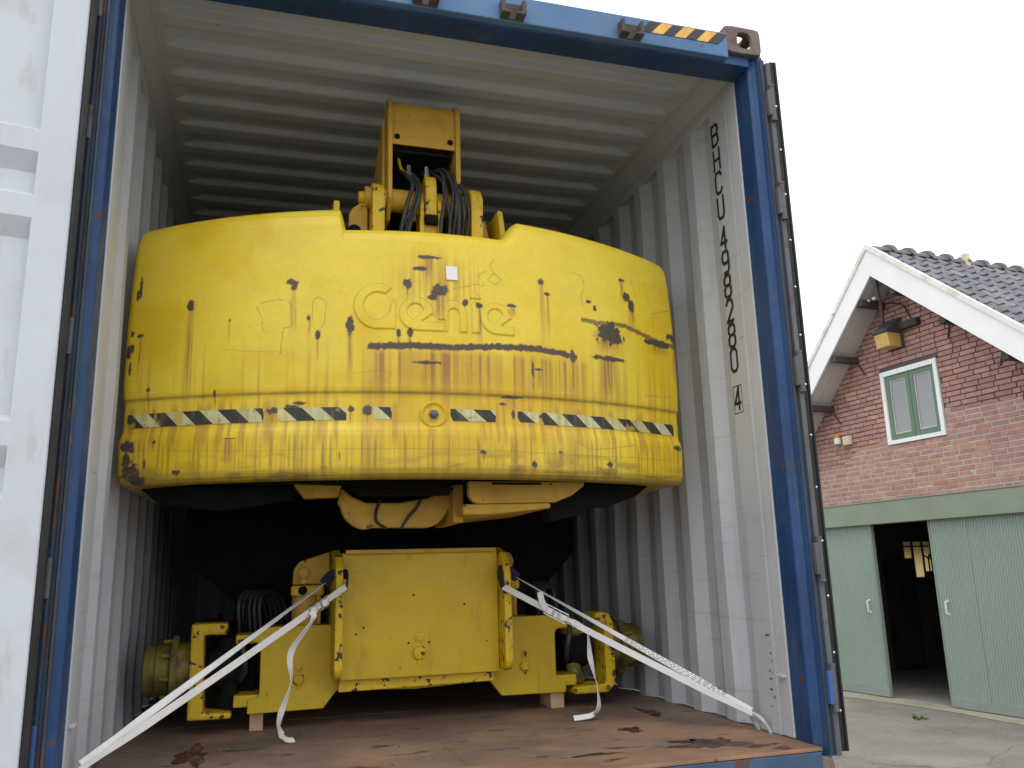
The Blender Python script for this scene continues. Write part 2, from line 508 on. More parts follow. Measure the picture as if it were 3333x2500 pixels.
# ================================================================== shipping container
W_, OH, LEN = 2.34, 2.585, 5.72
FRONT = -.14
ct = thing('shipping_container', 'open blue steel shipping container with light grey corrugated inside', 'container', (1.17, 0, -.15))

# side walls: trapezoidal corrugation seen from inside (inner flat, slope out, outer flat, slope in)
def wall_profile():
    p = [(.0, .0), (.068, .0), (.075, .008), (.085, .008), (.10, .0), (.225, .0)]
    y = .225
    p += [(y + .055, .036), (y + .105, .036)]
    y = .33
    while y < LEN - .3:
        p += [(y + .068, 0), (y + .140, 0), (y + .208, .036), (y + .278, .036)]
        y += .278
    p += [(LEN, .036)]
    return p

def side_wall(name, x, sgn):
    prof = wall_profile()
    zs = [2.56 * k / 26 for k in range(27)]
    vs_, fs = [], []
    n = len(prof)
    for z in zs:
        for (y, o) in prof:
            q1 = math.sin(y * 5.1 + sgn) * math.sin(z * 3.7 + y * 1.3) + .7 * math.sin(y * 11.3 + z * 6.1 + sgn * 2)
            q2 = max(0, math.sin(y * 2.3 + 1.7 * sgn) * math.sin(z * 4.1 + .8)) ** 3
            dent = (.0012 * q1 + .010 * q2 * (1 if y > .3 else 0)) * (1 if .03 < z < 2.5 else 0)
            vs_.append((x + sgn * (o + dent), y, z))
    for k in range(len(zs) - 1):
        for i in range(n - 1):
            a = k * n + i
            q = (a, a + 1, a + 1 + n, a + n)
            fs.append(q if sgn < 0 else q[::-1])
    mb = MB().add(vs_, fs)
    o = mb.build(name, ['grey', 'blue'], ct, recalc=False)
    so = o.modifiers.new('sheet', 'SOLIDIFY')
    so.thickness = .003
    so.offset = -1
    so.material_offset = 1
    return o

wr = side_wall('side_wall', W_ + .006, 1)
wlft = side_wall('side_wall', -.006, -1)
wr['label'] = 'right corrugated side wall with black stencilled number'
wlft['label'] = 'left corrugated side wall'

# top side rails and bottom rails
for sx in (-1, 1):
    x0 = -.006 if sx < 0 else W_ + .006
    a, b = sorted((x0, x0 + sx * .043))
    MB().prism([(a, 2.56), (b, 2.56), (b, 2.72), (a, 2.72)] if sx > 0 else [(a, 2.56), (b, 2.56), (b, 2.72), (a, 2.72)], 'y', -.0, LEN).build('top_side_rail', 'roofgrey', ct, bevel=.004)
    xi = -.006 if sx < 0 else W_ + .006
    MB().prism([(xi - sx * .045, 2.69), (xi, 2.62), (xi, 2.70)], 'y', .02, LEN).build('corner_fillet', 'roofgrey', ct)
    a, b = sorted((x0 + sx * .004, x0 + sx * .043))
    MB().box(a, b, 0.02, LEN, -.15, -.004).build('bottom_side_rail', 'blue', ct, bevel=.004)

# roof: die-stamped cross ribs that fade out towards the side rails
pitch = .207
ys = [0.0]
k = 0
prof = [(0., .0), (.02, .0)]
y = .13
while y < LEN - .25:
    # up face (away from door), flat, then the face turned to the door
    prof += [(y, 0), (y + .020, .012), (y + .04, .028), (y + .118, .030), (y + .128, .026), (y + .140, .004), (y + .148, .0)]
    y += pitch
prof += [(LEN, 0)]
xs = [0, .03, .07, .10, .13, .2, .6, 1.17, 1.74, 2.14, 2.21, 2.24, 2.27, 2.31, 2.34]
def fade(x):
    d = min(x, 2.34 - x)
    t = max(0, min(1, (d - .06) / .07))
    return t * t * (3 - 2 * t)
vs_, fs = [], []
for (yy, o) in prof:
    for x in xs:
        vs_.append((x, yy, 2.692 + o * fade(x) - .02 * 0))
n = len(xs)
for i in range(len(prof) - 1):
    for j in range(n - 1):
        a = i * n + j
        fs.append((a, a + n, a + n + 1, a + 1))
ro = MB().add(vs_, fs).build('roof_panel', ['roofgrey', 'blue'], ct, recalc=False)
so = ro.modifiers.new('sheet', 'SOLIDIFY')
so.thickness = .003
so.offset = -1
so.material_offset = 1

# front (far) end wall
vs_, fs = [], []
pr = []
x = -.049
while x < W_ + .04:
    pr += [(x, 0), (x + .07, 0), (x + .14, .045), (x + .21, .045)]
    x += .28
pr = [q for q in pr if q[0] < W_ + .049] + [(W_ + .049, 0)]
for x0 in (-.049, W_ - .02):
    MB().box(x0, x0 + .069, LEN - .09, LEN - .001, 0, 2.69).build('rear_corner_post', 'grey', ct, bevel=.004)
for z in (0, 2.7):
    for (xx, o) in pr:
        vs_.append((xx, LEN + o, z))
n = len(pr)
fs = [(i, i + 1, n + i + 1, n + i) for i in range(n - 1)]
ew = MB().add(vs_, fs).build('end_wall', ['grey', 'blue'], ct, recalc=False)
so = ew.modifiers.new('sheet', 'SOLIDIFY')
so.thickness = .003
so.offset = 1
so.material_offset = 1

# plywood floor sheets, butted with thin open joints
yb = .06
i = 0
while yb < LEN - .05:
    y1 = min(yb + 1.213, LEN)
    for (x0, x1) in ((0.0, 1.1698), (1.1702, 2.34)):
        MB().box(x0 + .0008, x1, yb + .0008, y1 - .0008, -.028, random.uniform(-.0012, .0008)).build('floor_board', 'ply', ct)
    yb = y1 + .002
MB().box(-.047, W_ + .047, .062, LEN, -.06, -.03).build('floor_bearer', 'black', ct)
for x0 in (-.0465, W_ + .002):
    MB().box(x0, x0 + .0445, .068, LEN, -.029, -.003).build('floor_edge_angle', 'rusty', ct)

# sill with rusty threshold plate
sill = MB().box(.0, W_, -.148, .058, -.15, -.012).build('door_sill', 'sillblue', ct, bevel=.006)
MB().box(.0, W_, -.150, .056, -.011, .0005).build('threshold_plate', 'sill', sill, bevel=.002)
# header: front face, set-back top edge
hd = MB().prism([(-.15, OH), (-.15, 2.694), (-.12, 2.705), (-.02, 2.712), (0, 2.70), (0, OH)], 'x', .12, 2.228).build('door_header', 'header', ct, bevel=.004)
MB().box(-.0, W_, -.118, -.001, OH - .006, OH + .05).build('header_underside', 'blue', hd, bevel=.002)
# keepers on the header
for xk in (.55, .999, 1.323, 1.797, 2.05)[:4]:
    kp = MB()
    for sx in (-1, 1):
        kp.prism([(xk + sx * .047, 2.592), (xk + sx * .012, 2.592), (xk + sx * .012, 2.60), (xk + sx * .032, 2.606), (xk + sx * .032, 2.652), (xk + sx * .047, 2.652)], 'y', -.192, -.149)
    kp.box(xk - .047, xk + .047, -.157, -.149, 2.588, 2.656)
    kp.build('lock_keeper', 'rusty', hd, bevel=.004)
# amber and black warning stripe at the right end of the header
def stripe_band(x0, x1, n, slant, z0, z1, y):
    mb = MB()
    w = (x1 - x0) / n
    for i in range(n):
        a = x0 + i * w
        mb.add([(a, y, z0), (a + w, y, z0), (a + w + slant, y, z1), (a + slant, y, z1)], [(0, 1, 2, 3)], i % 2)
    return mb
st = stripe_band(1.843, 2.185, 7, .046, 2.637, 2.686, -.1525)
st.build('warning_stripe', ['stripe_k', 'stripe_y'], hd, recalc=False)
st = stripe_band(.13, .47, 7, .046, 2.637, 2.686, -.1525)
st.build('warning_stripe', ['stripe_k', 'stripe_y'], hd, recalc=False)

# corner posts (J section) with grey-painted return inside
def post(sx):
    X = lambda v: v if sx > 0 else W_ - v
    pts = [(2.340, .001), (2.389, .001), (2.389, -.139), (2.372, -.139), (2.366, -.118), (2.352, -.105), (2.340, -.098)]
    mb = MB().prism([(X(a), b) for a, b in pts], 'z', -.03, 2.62)
    o = mb.build('corner_post', 'blue', ct, bevel=.005)
    # worn outer channel towards the hinge
    MB().prism([(X(a), b) for a, b in ([(2.372, -.1395), (2.392, -.1395), (2.392, -.146), (2.378, -.150), (2.370, -.146)] if sx > 0 else [(2.358, -.1395), (2.391, -.1395), (2.391, -.160), (2.381, -.164), (2.374, -.150), (2.367, -.150), (2.364, -.160), (2.356, -.158)])], 'z', -.03, 2.60).build('post_flange', 'blue_worn', o, bevel=.002)
    return o
post(1)
post(-1)
for x0, x1 in ((2.336, 2.346), (-.006, .004)):
    MB().box(x0, x1, .001, .068, .004, 2.60).build('post_return', 'grey', ct, bevel=.003)
# small welded pad and lashing ring at the foot of each post
for sx in (-1, 1):
    X = lambda v: v if sx > 0 else W_ - v
    a, b = sorted((X(2.336), X(2.318)))
    MB().box(a, b, .012, .055, .205, .217).build('post_stop', 'grey', ct, bevel=.003)
    MB().tube(smoothpath([(X(2.338), .15, .0), (X(2.31), .155, .045), (X(2.30), .19, .06), (X(2.31), .225, .045), (X(2.338), .23, .0)], 5), .008, 8).build('lashing_ring', 'grey', ct, smooth=60)

# corner castings: hollow boxes with oval holes
def casting(x0, x1, y0, y1, z0, z1, outx):
    mb = MB()
    t = .018
    def ov(cx, cy, rx, ry, n=24):
        return [(cx + rx * math.copysign(abs(math.cos(2 * math.pi * i / n)) ** .7, math.cos(2 * math.pi * i / n)), cy + ry * math.copysign(abs(math.sin(2 * math.pi * i / n)) ** .7, math.sin(2 * math.pi * i / n))) for i in range(n)]
    def rc(a0, a1, b0, b1, n=24):
        cx, cy, hx, hy = (a0 + a1) / 2, (b0 + b1) / 2, (a1 - a0) / 2, (b1 - b0) / 2
        out = []
        for i in range(n):
            c, s_ = math.cos(2 * math.pi * i / n), math.sin(2 * math.pi * i / n)
            k_ = 1 / max(abs(c), abs(s_))
            px, py = c * k_, s_ * k_
            rr = .22
            ex, ey = max(0, abs(px) - (1 - rr)), max(0, abs(py) - (1 - rr))
            if ex > 0 and ey > 0:
                l = math.hypot(ex, ey)
                px = math.copysign(1 - rr + ex * rr / l, px)
                py = math.copysign(1 - rr + ey * rr / l, py)
            out.append((cx + px * hx, cy + py * hy))
        return out
    cx = (x0 + x1) / 2 + (.006 if outx > 0 else -.006)
    cz = (z0 + z1) / 2
    mb.ring(rc(x0, x1, z0, z1), ov(cx, cz, .032, .036), 'y', y0, y0 + t)
    mb.box(x0 + .001, x1 - .001, y1 - t, y1, z0 + .001, z1 - .001)
    xa, xb = (x1 - t, x1) if outx > 0 else (x0, x0 + t)
    mb.ring(rc(y0 + .002, y1 - .002, z0 + .002, z1 - .002), ov((y0 + y1) / 2, cz, .04, .033), 'x', xa - .0005, xb - .0005)
    xa, xb = (x0, x0 + t) if outx > 0 else (x1 - t, x1)
    mb.box(xa + .0015, xb, y0 + .004, y1 - t, z0 + .002, z1 - .002)
    top = z0 > 1
    za, zb = (z1 - t, z1) if top else (z0, z0 + t)
    mb.ring(rc(x0 + .003, x1 - .003, y0 + .003, y1 - .003), ov((x0 + x1) / 2, (y0 + y1) / 2, .04, .05), 'z', za - .001, zb - .001)
    za, zb = (z0, z0 + t) if top else (z1 - t, z1)
    mb.box(x0 + .003, x1 - .003, y0 + .005, y1 - t, za + .001, zb - .001)
    return mb.build('corner_casting', 'casting', ct, bevel=.004)
for (x0, x1, ox) in ((2.227, 2.389, 1), (-.049, .113, -1)):
    for (z0, z1) in ((2.622, 2.741), (-.15, -.032)):
        casting(x0, x1, -.141, .037, z0, z1, ox)
        casting(x0, x1, LEN - .13, LEN + .048, z0, z1, ox)

# ---- doors
def door_leaf(mat_in, z0, z1, wd, t=.05):
    gw_ = .018 if t > .04 else .030
    """Door in its own frame: hinge edge at a=0, runs along +a, inner face at b=0, outer side b<0."""
    fr = MB()
    fr.box(0, .10, -t, 0, z0, z1)
    fr.box(wd - .10, wd, -t, 0, z0, z1)
    fr.box(.10, wd - .10, -t, -.001, z1 - .12, z1)
    fr.box(.10, wd - .10, -t, -.001, z0, z0 + .12)
    # pressed panel: recessed 34 mm with raised horizontal ribs in pairs
    prof = [(z0 + .11, -.034 * t / .05)]
    for zr in (.765, 1.633):
        for q in (zr, zr + .207):
            prof += [(q - .056, -.034), (q, -.002), (q + .068, -.002), (q + .088, -.034)]
    prof += [(z1 - .11, -.034)]
    prof = [(a, b * t / .05) for a, b in prof[1:-1]] + [prof[0], (prof[-1][0], prof[0][1])]
    prof.sort(key=lambda q: q[0])
    pn = MB()
    vs_ = [(a, b, z) for a in (.095, wd - .095) for (z, b) in prof]
    n_ = len(prof)
    vs_ += [(a, b - .0025, z) for a in (.095, wd - .095) for (z, b) in prof]
    fs_ = [(i, i + 1, n_ + i + 1, n_ + i) for i in range(n_ - 1)]
    fs_ += [(2 * n_ + i, 3 * n_ + i, 3 * n_ + i + 1, 2 * n_ + i + 1) for i in range(n_ - 1)]
    pn.add(vs_, fs_)
    gk = MB()
    # rubber seal all along the hinge edge: two lips and a retaining strip
    gk.box(-gw_, -.0015, -.040 * t / .05, -.012 * t / .05, z0 - .03, z1 + .02)
    gk.prism([(-gw_ - .004, -.012 * t / .05), (-.004, -.010 * t / .05), (.0, .003), (-gw_ * .4, .006), (-gw_ - .002, .003)], 'z', z0 - .03, z1 + .02)
    rv = []
    z = z0 + .1
    while z < z1:
        rv.append(z)
        z += .19
    return fr, pn, gk, rv

def put_door(mx, label, t):
    z0, z1, wd = .012, 2.572, 1.155
    fr, pn, gk, rv = door_leaf('door_white', z0, z1, wd, t)
    d = fr.xf(mx).build('container_door', 'door_white', ct, bevel=.006)
    d['label'] = label
    pn.xf(mx).build('door_panel', 'door_white', d)
    gk.xf(mx).build('door_gasket', 'rubber', d, bevel=.003)
    ou = MB().box(.002, wd - .002, -t - .010, -t - .001, z0 + .002, z1 - .002).xf(mx)
    ou.build('outer_skin', 'blue', d)
    eg = MB().box(-.012, .0, -t - .008, -t * .82, z0, z1).xf(mx)
    eg.build('edge_strip', 'blue_worn', d, bevel=.002)
    for z in rv:
        r = MB()
        r.lathe((-.018 if t > .04 else -.030, -.026 * t / .05, z), (-1, 0, 0), [(0, .0045), (.0025, .0045), (.004, .002)], 8)
        r.xf(mx).build('rivet', 'chrome', d, smooth=40)
    return d
th = R_(168)
# left leaf swung back 168 degrees: along-direction a, inner normal b
a_ = Vector((math.cos(th), -math.sin(th), 0))
b_ = Vector((math.sin(th) * -1, -math.cos(th) * -1, 0)) * -1
b_ = Vector((a_.y, -a_.x, 0))
b_ = b_ if b_.y < 0 else -b_
mxl = Matrix(((a_.x, b_.x, 0, -.064), (a_.y, b_.y, 0, -.196), (0, 0, 1, 0), (0, 0, 0, 1)))
put_door(mxl, 'left door leaf swung open, white inner face with pressed ribs', .05)
# right leaf folded flat against the outside of the right wall
a_ = Vector((math.sin(R_(1.2)), math.cos(R_(1.2)), 0))
b_ = Vector((math.cos(R_(1.2)), -math.sin(R_(1.2)), 0))
mxr = Matrix(((a_.x, b_.x, 0, 2.437), (a_.y, b_.y, 0, -.126), (0, 0, 1, 0), (0, 0, 0, 1)))
put_door(mxr, 'right door leaf folded back along the outside, black seal edge showing', .032)
# hinges: barrel with two blades; pins run along the post edge
for sx in (-1, 1):
    X = lambda v: v if sx > 0 else W_ - v
    for zc in (.19, .62, 1.30, 1.98, 2.40):
        h = MB()
        h.cyl((X(2.400), -.163, zc - .07), (X(2.400), -.163, zc + .07), .010, n=14)
        h.cyl((X(2.400), -.163, zc - .078), (X(2.400), -.163, zc - .070), .012, n=14)
        h.cyl((X(2.400), -.163, zc + .070), (X(2.400), -.163, zc + .078), .012, n=14)
        ho = h.build('hinge', 'hinge', ct, smooth=40)
        q = MB()
        a, b = sorted((X(2.378), X(2.398)))
        q.box(a, b, -.170, -.150, zc - .055, zc + .055)
        q.build('hinge_blade', 'hingeblue' if zc < .3 else 'hinge', ho, bevel=.003)
    # long dark capping angle between hinge line and post
    a, b = sorted((X(2.392), X(2.412)))
    MB().box(a, b, -.156, -.132, -.03, 2.585).build('hinge_strip', 'hinge' if sx > 0 else 'dark_worn', ct, bevel=.003)

# rust freckles low on the right wall beside the post
rs_ = MB()
rr_ = random.Random(21)
for k in range(9):
    for yy in (.135, .118):
        if rr_.random() < .8:
            zc, yc, r0 = .09 + k * .032 + rr_.uniform(-.006, .006), yy + rr_.uniform(-.006, .006), rr_.uniform(.002, .0048)
            n_ = 7
            rs_.add([(W_ + .0042, yc + r0 * (1 + .5 * rr_.random()) * math.cos(6.283 * i / n_), zc + r0 * .8 * (1 + .5 * rr_.random()) * math.sin(6.283 * i / n_)) for i in range(n_)], [tuple(range(n_))])
tag(rs_.build('rust_freckles', 'rusty', wr, recalc=False), kind='stuff')
# dark soaked patches on the boards near the sill
sp_ = random.Random(5)
for (cx_, cy_, rx_, ry_) in ((2.04, .06, .115, .075), (1.97, .135, .05, .022), (1.60, .055, .075, .018), (2.14, .76, .03, .10), (.30, .62, .05, .16), (1.9, .42, .035, .05), (2.17, -.04, .06, .02)):
    n_ = 40
    ph_ = [sp_.uniform(0, 6.28) for _ in range(6)]
    ring_ = []
    for i in range(n_):
        a = 6.283 * i / n_
        w_ = 1 + .28 * math.sin(3 * a + ph_[0]) + .20 * math.sin(5 * a + ph_[1]) + .14 * math.sin(9 * a + ph_[2]) + .10 * math.sin(15 * a + ph_[3])
        ring_.append((cx_ + rx_ * w_ * math.cos(a), min(cy_ + ry_ * w_ * math.sin(a), 9), .0017))
    MB().add(ring_, [tuple(range(n_))]).build('soaked_stain', 'stain', ct, recalc=False)

# ---- stencilled number on the right wall, letters stacked downwards
STROKES = {
    'B': [[(0, 0), (0, 1), (.7, 1), (1, .88), (1, .62), (.7, .52), (0, .52)], [(.7, .52), (1, .4), (1, .12), (.7, 0), (0, 0)]],
    'H': [[(0, 0), (0, 1)], [(1, 0), (1, 1)], [(0, .5), (1, .5)]],
    'C': [[(1, .82), (.8, 1), (.2, 1), (0, .82), (0, .18), (.2, 0), (.8, 0), (1, .18)]],
    'U': [[(0, 1), (0, .18), (.2, 0), (.8, 0), (1, .18), (1, 1)]],
    '4': [[(.72, 0), (.72, 1), (0, .28), (1, .28)]],
    '9': [[(1, .55), (.8, .45), (.2, .45), (0, .6), (0, .85), (.2, 1), (.8, 1), (1, .85), (1, .15), (.8, 0), (.2, 0)]],
    '8': [[(.2, .53), (0, .66), (0, .86), (.2, 1), (.8, 1), (1, .86), (1, .66), (.8, .53), (.2, .53), (0, .38), (0, .15), (.2, 0), (.8, 0), (1, .15), (1, .38), (.8, .53)]],
    '2': [[(0, .82), (.2, 1), (.8, 1), (1, .82), (1, .62), (0, .02), (1, .02)]],
    '0': [[(.25, 1), (.75, 1), (1, .84), (1, .16), (.75, 0), (.25, 0), (0, .16), (0, .84), (.25, 1)]]}
def stroke_text(ch, x, yl, z0, wy, hz, th):
    """Character on the plane X=x read from inside (reading direction is -Y)."""
    mb = MB()
    lay = 0
    for line in STROKES[ch]:
        for (p, q) in zip(line[:-1], line[1:]):
            P = Vector((yl - p[0] * wy, z0 + p[1] * hz))
            Q = Vector((yl - q[0] * wy, z0 + q[1] * hz))
            d = (Q - P).normalized() * th * .5
            nn = Vector((-d.y, d.x))
            P, Q = P - d * .8, Q + d * .8
            xx = x - lay * .00006
            lay += 1
            mb.add([(xx, *(P + nn)), (xx, *(Q + nn)), (xx, *(Q - nn)), (xx, *(P - nn))], [(0, 1, 2, 3)])
    return mb
tops = [2.486, 2.370, 2.262, 2.147, 2.008, 1.900, 1.793, 1.685, 1.578, 1.474]
for ch, zt in zip('BHCU498280', tops):
    stroke_text(ch, W_ + .0035, .211, zt - .092, .046, .094, .0125).build('stencil_letter', 'text', wr, recalc=False)
stroke_text('4', W_ + .0035, .206, 1.222, .040, .088, .0125).build('stencil_letter', 'text', wr, recalc=False)
bx = MB()
for (ya, yb_, za, zb) in ((.216, .152, 1.205, 1.2085), (.216, .152, 1.3165, 1.320), (.216, .2125, 1.2085, 1.3165), (.1555, .152, 1.2085, 1.3165)):
    bx.add([(W_ + .0035, ya, za), (W_ + .0035, yb_, za), (W_ + .0035, yb_, zb), (W_ + .0035, ya, zb)], [(0, 1, 2, 3)])
bx.build('check_digit_box', 'text', wr, recalc=False)

# ================================================================== trailer that carries the container
tr = thing('container_trailer', 'black skeletal trailer chassis under the blue container', 'trailer', (1.17, 2.8, 0), lift=0)
fb = MB()
for x in (.62, 1.72):
    fb.box(x - .06, x + .06, -.05, LEN + .6, .55, .80)
for y in (.05, 1.9, 3.8, LEN - .1):
    fb.box(-.03, 2.37, y - .06, y + .06, .74, .848)
fb.build('chassis_frame', 'frame_black', tr, bevel=.006)
for y in (1.2, 2.5):
    MB().cyl((.1, y, .5), (2.24, y, .5), .06).build('axle', 'frame_black', tr, smooth=40)
    for x0, x1 in ((-.02, .32), (2.02, 2.36)):
        w = MB()
        w.lathe((x0, y, .5), (1, 0, 0), [(0, .28), (.02, .44), (.06, .498), (.28, .498), (.32, .44), (.34, .28)], 28)
        wo_ = w.build('wheel', 'tyre', tr, smooth=40)
        MB().lathe((x0 - .002, y, .5), (1, 0, 0), [(0, .2), (.02, .27), (.344, .27)], 20).build('rim', 'hinge', wo_, smooth=40)
for x in (.62, 1.72):
    MB().box(x - .05, x + .05, 4.9, 5.0, .0, .56).build('landing_leg', 'frame_black', tr, bevel=.005)

# ================================================================== boom lift, tail towards the doors
bl = thing('boom_lift', 'yellow boom lift with big rust-streaked counterweight, parked inside the container', 'boom lift', (1.165, 1.6, .06))

# ---- numpy noise for the painted wear
def vnoise(x, y, seed=0):
    rs = np.random.RandomState(seed)
    T = rs.rand(256, 256)
    xi, yi = np.floor(x).astype(int), np.floor(y).astype(int)
    fx, fy = x - xi, y - yi
    fx, fy = fx * fx * (3 - 2 * fx), fy * fy * (3 - 2 * fy)
    a, b = T[xi % 256, yi % 256], T[(xi + 1) % 256, yi % 256]
    c, d = T[xi % 256, (yi + 1) % 256], T[(xi + 1) % 256, (yi + 1) % 256]
    return (a * (1 - fx) + b * fx) * (1 - fy) + (c * (1 - fx) + d * fx) * fy

def fbm(x, y, o=4, seed=0):
    v, a, t = 0, .5, 0
    for i in range(o):
        v = v + a * vnoise(x * 2 ** i, y * 2 ** i, seed + i)
        t += a
        a *= .5
    return v / t

def sstep(a, b, x):
    t = np.clip((x - a) / (b - a), 0, 1)
    return t * t * (3 - 2 * t)

# paint chips on the counterweight: (arc position, height, half width, half height, streak length, streak half width)
CHIPS = [(-0.019,1.764,0.044,0.007,0.098,0.029),(-0.045,1.716,0.026,0.011,0,0),(-0.094,1.653,0.018,0.018,0.054,0.011),(0.026,1.636,0.036,0.027,0.108,0.023),(-0.003,1.604,0.023,0.011,0,0),(-0.302,1.486,0.015,0.038,0.172,0.012),(-0.021,1.355,0.057,0.008,0.104,0.034),(0.747,1.533,0.076,0.045,0.078,0.066),(0.736,1.426,0.077,0.011,0.19,0.069),(0.85,1.704,0.021,0.02,0,0),(0.873,1.667,0.018,0.027,0.081,0.02),(1.023,1.526,0.088,0.016,0.041,0.062),(1.129,1.564,0.045,0.021,0.139,0.022),(0.432,1.707,0.014,0.014,0.201,0.012),(0.457,1.659,0.012,0.006,0.145,0.01),(0.56,1.414,0.014,0.026,0.154,0.01),(0.304,1.595,0.026,0.009,0.037,0.019),(0.174,1.585,0.015,0.013,0.121,0.01),(0.12,1.593,0.012,0.016,0,0),(-0.127,1.465,0.008,0.014,0.052,0.008),(-0.086,1.467,0.012,0.018,0.076,0.009),(0.294,1.239,0.053,0.006,0.053,0.037),(0.262,1.212,0.015,0.005,0.035,0.006),(0.304,1.176,0.009,0.018,0.023,0.006),(0.418,1.173,0.012,0.008,0.088,0.005),(0.181,1.029,0.014,0.008,0.034,0.008),(0.491,1.038,0.01,0.005,0.035,0.007),(0.379,0.991,0.011,0.015,0.034,0.006),(0.715,1,0.017,0.013,0.036,0.011),(1.102,1.088,0.026,0.013,0.065,0.008),(-0.236,1.176,0.017,0.02,0.056,0.011),(-0.295,1.184,0.013,0.013,0.05,0.009),(0.385,1.35,0.006,0.03,0.09,0.008),(0.411,1.352,0.023,0.004,0.06,0.013),(0.829,1.774,0.017,0.007,0.075,0.012),(0.649,1.653,0.014,0.007,0,0),(0.678,1.628,0.009,0.014,0,0),(-0.884,1.58,0.016,0.021,0.324,0.016),(-0.512,1.654,0.025,0.014,0,0),(-0.505,1.633,0.012,0.014,0.135,0.012),(-0.735,1.515,0.005,0.008,0.064,0.005),(-0.415,1.454,0.009,0.016,0.075,0.005),(-0.448,1.518,0.009,0.014,0.064,0.006),(-1.139,1.669,0.007,0.037,0.037,0.007),(-1.15,1.64,0.007,0.024,0,0),(-1.159,1.436,0.013,0.018,0,0),(-1.171,1.419,0.012,0.024,0,0),(-1.124,1.482,0.014,0.007,0.129,0.005),(-1.159,1.36,0.007,0.032,0,0),(-1.158,1.494,0.011,0.011,0,0),(-1.036,1.277,0.011,0.009,0.051,0.004),(-0.78,1.252,0.005,0.015,0.045,0.004),(-1.099,1.072,0.03,0.025,0,0),(-1.102,1.028,0.023,0.028,0,0),(-1.085,0.978,0.038,0.03,0,0),(-1.058,0.955,0.037,0.022,0,0),(-0.995,1.085,0.007,0.008,0.022,0.005),(-0.905,0.975,0.016,0.01,0,0),(-0.57,1.18,0.03,0.014,0.05,0.016),(-0.5,1.192,0.032,0.01,0,0),(-0.479,1.206,0.027,0.007,0,0),(-1.029,1.008,0.006,0.022,0,0),(-0.72,1.086,0.025,0.002,0.087,0.022),(-0.331,1.017,0.004,0.016,0.032,0.005) ]
LINES =  [([(-0.227,1.411),(-0.1,1.418),(0.059,1.415),(0.274,1.43),(0.428,1.432),(0.508,1.424),(0.571,1.415)],0.0068,1),([(0.615,1.573),(0.675,1.568),(0.827,1.576),(0.94,1.551),(1.053,1.531),(1.181,1.531)],0.0051,0.8),([(0.996,1.654),(1.144,1.699)],0.0011,1),([(0.996,1.654),(1.007,1.571)],0.0011,0.8),([(0.574,1.768),(0.625,1.757),(0.634,1.712),(0.613,1.67),(0.622,1.633)],0.0011,0.9),([(0.239,1.777),(0.223,1.75),(0.235,1.72),(0.266,1.698),(0.243,1.674),(0.209,1.689),(0.235,1.717)],0.0011,0.9),([(0.207,1.726),(0.176,1.708),(0.172,1.671),(0.184,1.659)],0.0009,0.7),([(0.073,1.642),(0.175,1.671)],0.0011,0.9),([(-0.325,1.04),(-0.056,1.038),(0.169,1.038),(0.544,1.029),(1.061,1.034)],0.0009,0.6),([(0.906,0.961),(0.996,0.958),(1.079,0.971)],0.0029,1),([(0.409,0.963),(0.683,0.963),(0.915,0.963)],0.0017,0.7),([(0.574,1.074),(0.63,1.053),(0.727,1.064),(0.848,1.083)],0.0009,0.7),([(0.926,1.293),(1.069,1.3)],0.0011,0.8),([(-0.281,1.311),(-0.177,1.326),(-0.149,1.312),(-0.174,1.289),(-0.155,1.272)],0.0009,0.6),([(0.887,1.788),(0.903,1.703)],0.0011,0.7),([(0.96,1.789),(0.989,1.684)],0.0011,0.6),([(-0.64,1.564),(-0.616,1.522),(-0.612,1.475),(-0.603,1.472)],0.0011,0.9),([(-0.624,1.578),(-0.585,1.585),(-0.529,1.59),(-0.515,1.572),(-0.507,1.487),(-0.539,1.479),(-0.547,1.382)],0.0011,0.9),([(-0.435,1.495),(-0.437,1.582),(-0.418,1.597),(-0.388,1.579),(-0.394,1.494),(-0.41,1.471)],0.0011,0.8),([(-0.758,1.41),(-0.667,1.398),(-0.556,1.392)],0.0007,0.5),([(-1.14,1.405),(-1.14,1.335),(-1.159,1.325)],0.0017,1),([(-1.182,1.063),(-0.707,1.04),(-0.331,1.039)],0.0009,0.4),([(-0.774,0.959),(-0.541,0.957),(-0.33,0.958)],0.0023,0.5),([(-1.046,0.96),(-0.98,0.956)],0.0023,0.9)]

CHIPS = [((q[0] + .045,) + q[1:]) if q[0] < -1.11 else q for q in CHIPS]
CHIPS = [(a, b, c * .86, d * .9, e * 1.3, max(f * .85, .003) if e else 0) for a, b, c, d, e, f in CHIPS]
TAILR, PHI, AXX, AXY = 2.31, R_(-2.55), 1.19, 2.48
TM = Matrix.Translation((AXX, AXY, 0)) @ Matrix.Rotation(PHI, 4, 'Z')

